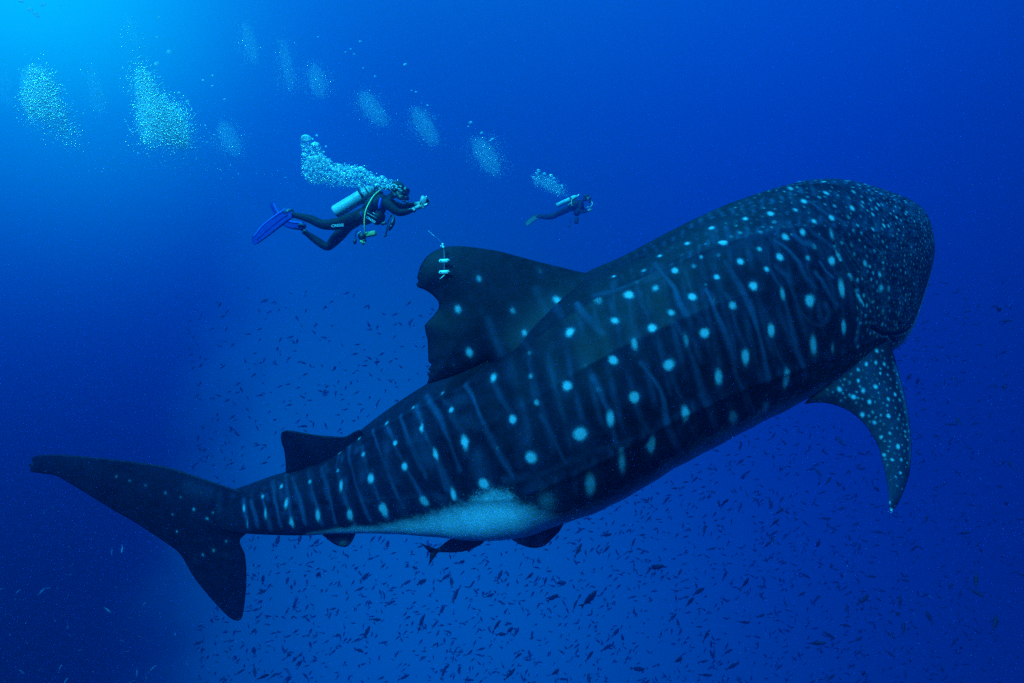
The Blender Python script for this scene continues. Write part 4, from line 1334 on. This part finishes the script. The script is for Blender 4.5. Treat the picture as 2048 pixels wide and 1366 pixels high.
def place_fish(me, name, u, v, length_px, ang, L=0.36, yaw=None, roll=None):
    yaw = random.uniform(-50, 50) if yaw is None else yaw
    fore = max(0.45, math.cos(R(yaw)))
    d = L * fore * 1024 / length_px
    d = min(max(d, 8.0), 29.0)
    a = R(ang); y = R(yaw)
    x = (CX * math.cos(a) + CY * math.sin(a)) * math.cos(y) + CZ * math.sin(y)
    up = -CX * math.sin(a) + CY * math.cos(a)
    if up @ CY < 0: up = -up
    up = up + CZ * (0.55 if roll is None else roll)          # seen a little from above
    up = up - (up @ x) * x; up /= np.linalg.norm(up)
    yv = np.cross(up, x)
    s = length_px * d / 1024 / fore
    s = min(max(s, L * 0.55), L * 1.5)
    o = bpy.data.objects.new(name, me)
    M = Matrix(((x[0], yv[0], up[0]), (x[1], yv[1], up[1]), (x[2], yv[2], up[2])))
    o.matrix_world = Matrix.Translation(Vector(P(u, v, d))) @ M.to_4x4() @ Matrix.Scale(s, 4)
    COL.objects.link(o)
    return o


BIG = """729 1154 28 40|842 1166 34 40|890 1154 28 35|813 1166 20 20|910 1192 28 65|884 1221 22 60|842 1241 34 60|999 1152 26 60|1059 1154 30 55|1090 1162 22 70|1122 1166 26 25|1105 1195 34 40|1180 1200 46 45|1148 1210 28 50
1156 1101 34 55|775 1091 26 80|632 1084 22 40|599 1079 20 80|526 1159 24 80|719 1180 24 35|780 1205 26 15|751 1239 30 10|734 1265 28 70|992 1251 34 50|1019 1262 28 60|1002 1268 26 20|939 1308 24 55|886 1344 28 55|1019 1349 32 30
1110 1347 34 60|621 1289 18 90|508 1303 24 90|577 1359 24 50|614 1352 24 130|599 1327 22 50|590 1205 18 60|534 1233 22 10|507 1262 22 40|978 1192 26 20|1177 1313 28 30|1060 1310 20 110|1033 1311 26 0|807 1355 26 10|937 1361 26 0
1407 1061 28 55|1535 1090 28 50|1548 1045 30 50|1548 1068 24 35|1264 1086 28 50|1212 1070 26 25|1481 1014 22 65|1444 1010 24 35|1397 1184 34 40|1378 1204 32 15|1492 1169 34 65|1448 1150 22 65|1359 1146 24 65|1312 1136 38 25
1610 1150 22 -30|1602 1190 24 60|1631 1200 24 50|1730 1202 36 40|1693 1219 24 60|1800 1204 30 75|1858 1235 30 110|1805 1258 32 40|1991 1248 38 50|1950 1163 40 40|1829 1099 26 70|1850 1039 28 35|1718 1097 24 70|1633 1289 40 30
1411 1271 34 50|1231 1266 24 35|1212 1295 32 20|1357 1324 36 75|1424 1312 22 100|1463 1333 34 30|1275 1339 34 5|1252 1318 20 50|1411 1351 28 20|1660 1355 30 15|1718 1281 28 30|1453 1302 30 15|1345 1235 26 40|1486 1246 30 20
1331 1000 24 50|1480 925 22 55|1545 872 22 35|1568 885 18 -50|1485 952 22 -60|1620 872 18 70|1680 880 22 -80|1630 930 20 40|1636 944 20 -60|1655 962 28 35|1724 938 20 0|1560 1000 24 50|1541 1005 22 -80|1558 1025 30 55"""
GR = 'dark fish of the school below the shark'


def fish_label(u, v, l, a):
    """size, heading and the landmark each fish swims beside"""
    size = 'larger' if l >= 30 else 'mid-sized' if l >= 21 else 'small'
    head = 'nose down' if a < -8 else 'level' if a < 22 else 'nose up' if a < 58 else 'nearly upright'
    if v < 1060 and u < 560: w = 'in the blue above the tail fin'
    elif v < 1060 and u < 1000: w = 'above the back between tail and dorsal fin'
    elif u > 1790 and v < 1060: w = 'right of the pectoral fin'
    elif v < 1060: w = 'between the shark belly and the pectoral fin'
    elif u < 620: w = 'beside the lower lobe of the tail'
    elif u < 860: w = 'below the anal fin'
    elif u < 1130: w = 'below the white belly patch'
    elif u < 1420: w = 'below the dark middle of the shark'
    elif u < 1720: w = 'left of the pectoral fin tip'
    else: w = 'right of the pectoral fin tip'
    if v > 1240: w = w + ', low down'
    return '%s dark fish, %s, %s' % (size, head, w)


n_f = 0
for q_ in BIG.replace('\n', '|').split('|'):
    u, v, l, a = map(float, q_.split())
    o = place_fish(VAR[n_f % len(VAR)], 'fish', u, v, l * 0.86, a, L=0.45, yaw=random.uniform(-35, 35), roll=random.uniform(.1, .9))
    tag(o, fish_label(u, v, l, a), 'fish', GR); n_f += 1


def school_density(u, v):
    """0..1 how crowded the school is at u,v"""
    left = 300 + 90 * math.sin((v - 500) / 220) if v < 1100 else 390 + (v - 1100) * 0.02
    if u < left: return 0
    if v < 560: return 0
    if u < 900 and v < 1060: return 0.55 * min(1, (v - 560) / 150)
    r = 1.0
    if u > 1700: r *= max(0.25, 1 - (u - 1700) / 500)
    if v < 1000 and u > 1350: r *= 0.8
    return r


def rand_fish(lo, hi):
    while True:
        u = random.uniform(300, 2060); v = random.uniform(560, 1375)
        if random.random() > school_density(u, v) or hidden(u, v): continue
        l = random.uniform(lo, hi)
        a = random.choice([random.gauss(35, 22), random.gauss(20, 20), random.gauss(70, 25), random.gauss(-40, 30)])
        return u, v, l, a


while n_f < 292:
    u, v, l, a = rand_fish(12, 20)
    if v < 1050 and u < 900: l *= 0.75
    o = place_fish(VAR[random.randrange(len(VAR))], 'fish', u, v, l, a, L=0.40, roll=random.uniform(0, 1.2))
    tag(o, fish_label(u, v, l, a), 'fish', GR); n_f += 1


def merged_fish(name, n, lo, hi, label):
    srcs = []
    for me in VAR:
        vv = np.array([tuple(v.co) for v in me.vertices]); me.calc_loop_triangles()
        tt = np.array([tuple(t.vertices) for t in me.loop_triangles])
        srcs.append((vv, tt))
    Vl, Tl, of = [], [], 0
    for _ in range(n):
        u, v, l, a = rand_fish(lo, hi)
        d = min(0.36 * 1024 / l, random.uniform(19, 30)); s = l * d / 1024
        y = R(random.uniform(-40, 40)); an = R(a)
        x = (CX * math.cos(an) + CY * math.sin(an)) * math.cos(y) + CZ * math.sin(y)
        up = np.cross(CZ, x) + CZ * random.uniform(0, 1); up -= (up @ x) * x; up /= np.linalg.norm(up)
        Mx = np.array([x, np.cross(up, x), up]) * s
        vv, tt = srcs[random.randrange(len(srcs))]
        Vl.append(vv @ Mx + P(u, v, d)); Tl.append(tt + of); of += len(vv)
    o = mesh_np(name, np.concatenate(Vl), np.concatenate(Tl), M_FISH)
    tag(o, label, 'fish school', None, 'stuff')


merged_fish('fish_school', 2600, 7, 14, 'far faint part of the fish school, hundreds of small fish fading into the blue')

# pale fish over the dark water at lower left
PALE = """43 1343 18 -40|0 1180 10 20|36 1184 10 60|30 1200 8 80|94 1177 14 10|83 1184 10 70|140 1150 10 20|145 1130 10 50|137 1192 12 60|107 1015 12 -50|87 1025 12 -70|245 1098 14 -60|224 1103 16 -80|246 1162 10 20|233 1174 9 -60
215 1220 20 -35|288 1210 12 60|251 1259 10 -30|277 1273 12 -10|295 1282 12 -30|244 1281 12 -30|110 1240 12 -60|135 1253 12 -60|254 1303 12 -60|274 1345 16 -75|120 1338 14 80|160 1300 12 -50|53 1285 10 -50|310 1181 10 -20|345 1181 9 -60
350 1267 10 -20|373 1327 14 -50|305 1338 12 40|293 1355 14 -60|130 1365 12 80|315 1080 8 20|129 1230 9 0|20 1269 9 0|200 1160 9 0|180 1147 9 5|262 1365 12 0|318 1227 9 0|140 1270 9 -40|173 1285 9 40|80 1340 9 0"""
k = 0
for q_ in PALE.replace('\n', '|').split('|'):
    u, v, l, a = map(float, q_.split())
    if hidden(u, v): continue
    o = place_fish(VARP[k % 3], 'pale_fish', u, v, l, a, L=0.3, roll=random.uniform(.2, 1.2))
    tag(o, 'small pale fish catching the light over the dark water at the lower left', 'fish', 'pale fish at the lower left'); k += 1

# fork-tailed companion under the belly
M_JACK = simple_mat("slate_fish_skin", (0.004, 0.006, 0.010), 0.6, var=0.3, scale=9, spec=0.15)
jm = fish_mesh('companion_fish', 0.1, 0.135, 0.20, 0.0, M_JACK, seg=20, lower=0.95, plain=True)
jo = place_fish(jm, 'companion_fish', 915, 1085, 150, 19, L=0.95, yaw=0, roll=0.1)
jo.location = Vector(P(914, 1089, 6.42)); jo.scale = (0.86,) * 3
tag(jo, 'larger dark fish with a deeply forked tail swimming close under the shark belly', 'fish')


# ------------------------------------------------------------------ bubbles
def bubble_material(name, clear):
    m, N, L, b = material(name)
    N.remove(b)
    out = N['Material Output']
    di = N.new('ShaderNodeBsdfDiffuse'); di.inputs['Color'].default_value = (0.95, 0.97, 0.97, 1)
    gl = N.new('ShaderNodeBsdfGlossy'); gl.inputs['Roughness'].default_value = 0.18; gl.inputs['Color'].default_value = (1, 1, 1, 1)
    tr = N.new('ShaderNodeBsdfTransparent')
    lw = N.new('ShaderNodeLayerWeight'); lw.inputs['Blend'].default_value = 0.45
    tl = N.new('ShaderNodeBsdfTranslucent'); tl.inputs['Color'].default_value = (0.95, 0.97, 0.97, 1)
    m0 = N.new('ShaderNodeMixShader'); m0.inputs[0].default_value = 0.4
    L.new(di.outputs[0], m0.inputs[1]); L.new(tl.outputs[0], m0.inputs[2])
    m1 = N.new('ShaderNodeMixShader'); m1.inputs[0].default_value = 0.35
    L.new(m0.outputs[0], m1.inputs[1]); L.new(gl.outputs[0], m1.inputs[2])
    mr = N.new('ShaderNodeMapRange'); mr.inputs['To Min'].default_value = clear; mr.inputs['To Max'].default_value = 1.0
    L.new(lw.outputs['Facing'], mr.inputs['Value'])
    m2 = N.new('ShaderNodeMixShader'); L.new(mr.outputs[0], m2.inputs[0])
    L.new(tr.outputs[0], m2.inputs[1]); L.new(m1.outputs[0], m2.inputs[2])
    L.new(m2.outputs[0], out.inputs['Surface'])
    return m


M_BUB = bubble_material("air_bubble_film", 0.45)
M_FIZZ = bubble_material("fine_air_bubbles", 1.0)


def cap_mesh(kind):
    """spherical cap bubble: domed top, slightly hollow underside"""
    seg, rings = 20, 9
    V = [(0, 0, 1.0)]
    F, T = [], []
    prof = []
    for j in range(1, rings + 1):
        t = j / rings
        if kind == 0:
            a = t * R(78); prof.append((math.sin(a) / math.sin(R(78)), (math.cos(a) - math.cos(R(78))) / (1 - math.cos(R(78)))))
        else:
            a = t * R(150); prof.append((math.sin(a), math.cos(a) * 0.75 + 0.25))
    for j, (r_, z) in enumerate(prof):
        for i in range(seg):
            q = 2 * math.pi * i / seg
            w = 1 + 0.05 * math.sin(3 * q + kind) * j / rings
            V.append((r_ * math.cos(q) * w, r_ * math.sin(q) * w, z * (0.62 if kind == 0 else 0.8)))
    V[0] = (0, 0, 0.62 if kind == 0 else 0.8)
    for i in range(seg): T.append((0, 1 + i, 1 + (i + 1) % seg))
    for j in range(rings - 1):
        for i in range(seg):
            a = 1 + j * seg
            F.append((a + i, a + seg + i, a + seg + (i + 1) % seg, a + (i + 1) % seg))
    V.append((0, 0, prof[-1][1] * 0.6 + (0.14 if kind == 0 else -0.3))); c = len(V) - 1
    for i in range(seg): T.append((c, 1 + (rings - 1) * seg + (i + 1) % seg, 1 + (rings - 1) * seg + i))
    o = mesh_np('bubble', np.array(V), [np.array(F), np.array(T)], M_BUB)
    me = o.data; bpy.data.objects.remove(o)
    return me


CAPS = [cap_mesh(0), cap_mesh(1)]


def bubble(u, v, r, d, label, group, cap=True, tilt=0.0, flat=1.0):
    o = bpy.data.objects.new('air_bubble', CAPS[0 if cap else 1])
    s = r * d / 1024
    o.location = tuple(P(u, v, d))
    o.rotation_euler = (random.uniform(-.2, .2), R(tilt) + random.uniform(-.12, .12), random.uniform(0, 6.28) if abs(tilt) < 1 else 0)
    o.scale = (s, s, s * flat)
    COL.objects.link(o)
    tag(o, label, 'bubble', group)
    return o


lb = 'mushroom-capped air bubble rising above the near diver, at the %s of its stream'
bubble(612, 277, 10.5, 7.5, lb % 'very top', 'cap bubbles above the near diver', tilt=-8)
bubble(630, 290, 9.0, 7.5, lb % 'second place', 'cap bubbles above the near diver', tilt=-8)
loose = """338 104 5|313 128 5.5|406 161 3|425 151 3|425 172 3|375 203 4.5|414 285 2.5|449 199 2.5|400 295 2.5|43 2 4|86 9 4.5|60 19 4.5|71 27 4|75 33 3|318 36 3|314 75 3|330 193 4|358 186 3.5|167 227 2.5|129 180 4
691 104 2.2|701 98 2.2|720 83 3|708 108 2.5|810 129 3.8|750 153 2.8|823 181 2.2|832 184 2.8|855 211 2.8|726 136 2|636 74 2.2|941 245 4.2|937 253 2.4|963 266 4|985 278 4|981 281 2.5|853 244 2|141 214 2.5"""
for q_ in loose.replace('\n', '|').split('|'):
    u, v, r_ = map(float, q_.split())
    near_top = u < 200
    d = 9.0 if u < 500 else 15.0
    where = ('in the bright top left corner' if u < 120 and v < 60 else 'beside the far left plume' if u < 260 else 'just above or right of the largest plume' if u < 370
             else 'in the gap right of the largest plume' if u < 500 else 'near the top, left of the centre' if u < 745 else 'above the hazy plumes over the near diver' if u < 900
             else 'on top of the hazy plume left of the distant diver')
    bubble(u, v, r_, d, ('larger' if r_ >= 4 else 'small') + ' loose air bubble ' + where, 'loose air bubbles', tilt=-32 if u < 500 else -15, flat=.7)
for u, v, r_ in [(1077, 342, 4.2), (1074, 347, 2.6), (1067, 355, 3), (1089, 348, 3.4), (1102, 352, 4.6), (1108, 357, 3.2), (1112, 373, 2), (1124, 372, 3), (1125, 376, 2)]:
    bubble(u, v, r_, 18.2, 'small bright-rimmed air bubble topping the stream above the distant diver', 'bubbles above the distant diver', cap=False)
jl = """657 325 5|679 333 6|678 339 4|705 336 5|722 338 6|714 340 5|747 358 5|765 355 4.5|621 317 5.5|634 316 5.5|608 310 4|642 310 4|690 339 4|728 341 4.5|701 343 4|735 350 4|742 356 4|753 359 4|760 362 3.6|770 362 3.6|788 371 4|794 374 3.4|780 375 3.4
799 379 3|786 379 3|774 372 3.2|667 340 4|662 333 3.6|648 320 4|616 326 4|628 328 4.4|640 330 4|612 338 3.4|671 349 4|684 350 4|697 352 4.4|710 350 4.2|720 352 4|732 358 3.6|746 366 3.4|757 370 3.2|765 374 3.2|645 345 3.6|656 350 3.6|633 345 3.8|622 340 3.4"""
for q_ in jl.replace('\n', '|').split('|'):
    u, v, r_ = map(float, q_.split())
    bubble(u, v, r_, 7.45 + random.uniform(-.15, .1), 'round air bubble in the dense stream rising from the near diver', 'bubbles in the stream of the near diver', cap=False)
for _ in range(110):
    t = random.random()
    c = np.interp(t, [0, .3, .6, 1], [625, 640, 700, 790]); w = np.interp(t, [0, .3, .6, 1], [300, 340, 350, 373])
    u = c + random.gauss(0, 12); v = w + random.gauss(0, 12 * (1 - .5 * t))
    bubble(u, v, random.uniform(1.8, 3.4), 7.45 + random.uniform(-.25, .12), 'round air bubble in the dense stream rising from the near diver', 'bubbles in the stream of the near diver', cap=False)

OCT_V = np.array([(1, 0, 0), (-1, 0, 0), (0, 1, 0), (0, -1, 0), (0, 0, 1), (0, 0, -1)], float)
OCT_F = np.array([(0, 2, 4), (2, 1, 4), (1, 3, 4), (3, 0, 4), (2, 0, 5), (1, 2, 5), (3, 1, 5), (0, 3, 5)])


def fizz(name, U, Vv, D, Rp, label, stretch=1.0, lean=0.0, mat=None):
    n = len(U)
    C = P(U, Vv, D)
    s = Rp * D / 1024
    ax = np.array([math.sin(R(lean)), 0, math.cos(R(lean))])
    B = OCT_V.copy()
    B = np.stack([B[:, 0] * math.cos(R(lean)) + B[:, 2] * stretch * math.sin(R(lean)), B[:, 1], -B[:, 0] * math.sin(R(lean)) + B[:, 2] * stretch * math.cos(R(lean))], -1)
    VV = (C[:, None, :] + s[:, None, None] * B[None]).reshape(-1, 3)
    FF = (OCT_F[None] + 6 * np.arange(n)[:, None, None]).reshape(-1, 3)
    o = mesh_np(name, VV, FF, mat or M_FIZZ, smooth=True)
    tag(o, label, 'bubbles', None, 'stuff')
    return o


def in_poly_points(poly, n, soft=8):
    poly = np.array(poly, float)
    lo, hi = poly.min(0), poly.max(0)
    out = []
    while sum(len(x) for x in out) < n:
        X = RNG.uniform(lo, hi, (n * 2, 2))
        X = X[inside_poly(X, poly)]
        out.append(X)
    X = np.concatenate(out)[:n]
    return X + RNG.normal(0, soft, X.shape)


def plume(poly, n, d, rlo, rhi, label, soft=8, stretch=1.2, lean=15, dspread=0.4, core=None, ncore=0):
    X = in_poly_points(poly, n, soft)
    if core is not None:
        X = np.concatenate([X, in_poly_points(core, ncore, soft * .7)])
    n = len(X)
    D = d + RNG.normal(0, dspread, n)
    rr = rlo + (rhi - rlo) * RNG.random(n) ** 3
    fizz('bubble_plume', X[:, 0], X[:, 1], D, rr, label, stretch, lean)


def big_plume(polys, d, label, lean, n_all):
    """fine fizz, denser inside, with fewer large bubbles"""
    U, W, Rr_ = [], [], []
    for poly, soft, share, rlo, rhi in polys:
        X = in_poly_points(poly, int(n_all * share), soft)
        U.append(X[:, 0]); W.append(X[:, 1])
        Rr_.append(rlo + (rhi - rlo) * RNG.random(len(X)) ** 4)
    U, W, Rr_ = map(np.concatenate, (U, W, Rr_))
    fizz('bubble_plume', U, W, d + RNG.normal(0, 0.45, len(U)), Rr_, label, 1.6, lean)


A1 = [(60, 128), (90, 128), (112, 160), (118, 200), (150, 240), (168, 290), (140, 285), (110, 255), (60, 240), (42, 220), (44, 175)]
A2 = [(62, 140), (100, 145), (116, 200), (125, 235), (60, 232), (48, 200)]
A3 = [(40, 190), (120, 200), (165, 290), (150, 300), (50, 255)]
big_plume([(A1, 10, .35, .2, 1.6), (A2, 6, .45, .25, 1.9), (A3, 8, .2, .2, 1.0)], 9.0, 'dense tilted plume of fine bright bubbles at the far left, fading towards its top', 22, 10000)
B1 = [(262, 120), (285, 118), (300, 150), (330, 190), (370, 200), (392, 250), (392, 300), (330, 306), (275, 290), (262, 240), (268, 190), (245, 155)]
B2 = [(278, 135), (292, 140), (325, 195), (352, 235), (368, 285), (300, 262), (275, 210)]
B3 = [(275, 200), (372, 210), (382, 292), (285, 285)]
big_plume([(B1, 12, .3, .2, 1.6), (B2, 7, .35, .25, 2.0), (B3, 6, .35, .25, 1.8)], 8.6, 'largest bright plume of fine bubbles between the far left plume and the near diver', 18, 13000)
plume([(240, 30), (290, 60), (290, 120), (245, 90)], 150, 9.5, 0.4, 1.4, 'thin scatter of bubbles above the largest plume', 8)
plume([(150, 300), (260, 310), (400, 300), (480, 335), (470, 360), (370, 345), (190, 335)], 210, 9.0, 0.35, 1.4, 'sparse sprinkle of tiny bubbles drifting below the two bright plumes', 12, 1.0)
plume([(590, 350), (600, 350), (520, 350), (560, 365)], 10, 7.6, 0.4, 1.0, 'few stray specks of bubble above the fins of the near diver', 6, 1.0)
J = [(606, 296), (628, 286), (645, 300), (650, 322), (675, 328), (722, 332), (750, 352), (800, 368), (805, 380), (760, 378), (715, 375), (660, 370), (620, 366), (604, 345)]
plume(J, 4600, 7.5, 0.35, 1.9, 'thick froth of small bubbles streaming back from the head of the near diver', 3, 1.0, 0, 0.12)
plume([(601, 278), (622, 276), (620, 290), (604, 293)], 90, 7.5, .5, 1.4, 'wisp of tiny bubbles hanging under the topmost cap bubble', 2, 1, 0, .05)
plume([(1066, 350), (1108, 356), (1130, 378), (1134, 392), (1110, 386), (1090, 378), (1068, 366)], 1500, 18.2, 0.35, 0.9, 'hazy stream of bubbles rising from the distant diver', 4, 1.0, 0)
FAR = [([(445, 240), (462, 244), (485, 290), (486, 312), (455, 305), (428, 290), (430, 262)], 1500, 'faint ghostly plume just right of the largest bright plume'),
       ([(560, 75), (572, 75), (590, 160), (588, 185), (560, 170)], 1100, 'tall faint plume left of the topmost loose bubbles'),
       ([(620, 125), (640, 135), (655, 160), (655, 190), (628, 192), (612, 165)], 1300, 'faint plume high above the near diver'),
       ([(722, 180), (742, 180), (765, 210), (785, 255), (760, 250), (722, 228), (712, 205)], 1500, 'hazy plume above the tank of the near diver'),
       ([(828, 215), (858, 225), (868, 260), (882, 296), (850, 280), (822, 258), (820, 230)], 1500, 'hazy plume above the camera of the near diver'),
       ([(945, 272), (990, 282), (1000, 310), (1008, 350), (975, 342), (945, 320), (938, 292)], 1700, 'hazy plume left of the stream of the distant diver'),
       ([(172, 130), (190, 135), (205, 200), (205, 235), (182, 225)], 700, 'barely visible plume between the two bright plumes'),
       ([(480, 40), (498, 60), (515, 110), (500, 130), (480, 90)], 700, 'barely visible plume near the top of the water')]
for poly, n, lab in FAR:
    plume(poly, int(n * 1.3), 17.0, 0.2, 0.6, lab, 11, 1.5, 12, 1.0)

def mist_volume():
    m = bpy.data.materials.new('bubble_mist'); m.use_nodes = True
    nt = m.node_tree; nt.nodes.clear()
    pv = nt.nodes.new('ShaderNodeVolumePrincipled'); o = nt.nodes.new('ShaderNodeOutputMaterial')
    pv.inputs['Color'].default_value = (0.9, 0.97, 0.98, 1); pv.inputs['Density'].default_value = 1.1
    nt.links.new(pv.outputs[0], o.inputs['Volume'])
    return m


M_MIST = mist_volume()
M_MIST2 = M_MIST.copy(); M_MIST2.node_tree.nodes['Principled Volume'].inputs['Density'].default_value = 0.34
MIST = [(78, 185, 26, 58, 8, 9.0, 0), (105, 225, 20, 50, 30, 9.3, 0), (66, 200, 16, 40, -4, 8.8, 0),
        (300, 205, 22, 72, 14, 8.6, 0), (335, 240, 26, 60, 32, 8.9, 0), (300, 250, 22, 44, 4, 8.3, 0), (352, 255, 24, 48, 20, 8.7, 0),
        (458, 276, 17, 40, 22, 17, 1), (574, 130, 11, 56, 10, 17, 1), (634, 162, 16, 34, 8, 17, 1), (745, 218, 18, 44, 36, 17, 1), (850, 252, 18, 46, 32, 17, 1), (972, 312, 20, 46, 32, 17, 1),
        (192, 182, 12, 52, 10, 17, 1), (500, 85, 12, 46, 14, 17, 1), (1098, 368, 12, 34, 52, 18.2, 1), (10, 170, 10, 50, 5, 17, 1), (262, 60, 10, 40, 20, 9, 1)]
for (u, v, a_, b_, lean, d, k_) in MIST:
    o = lumps('bubble_mist', [(P(u, v, d), axes(lean, a_ * d / 1024, b_ * d / 1024, a_ * d / 1024 * 1.2), 'e')], M_MIST2 if k_ else M_MIST, seg=24)
    tag(o, kind='stuff')

# drifting specks
n = 1500
Dp = RNG.uniform(2.0, 14, n)
fz = fizz('suspended_particles', RNG.uniform(-40, 2090, n), RNG.uniform(-40, 1400, n), Dp, RNG.uniform(0.25, 0.75, n), 'fine particles suspended in the water everywhere', 1, 0,
          mat=simple_mat("drifting_specks", (0.20, 0.26, 0.30), 0.7, var=0, bump=0))
fz['category'] = 'particles'
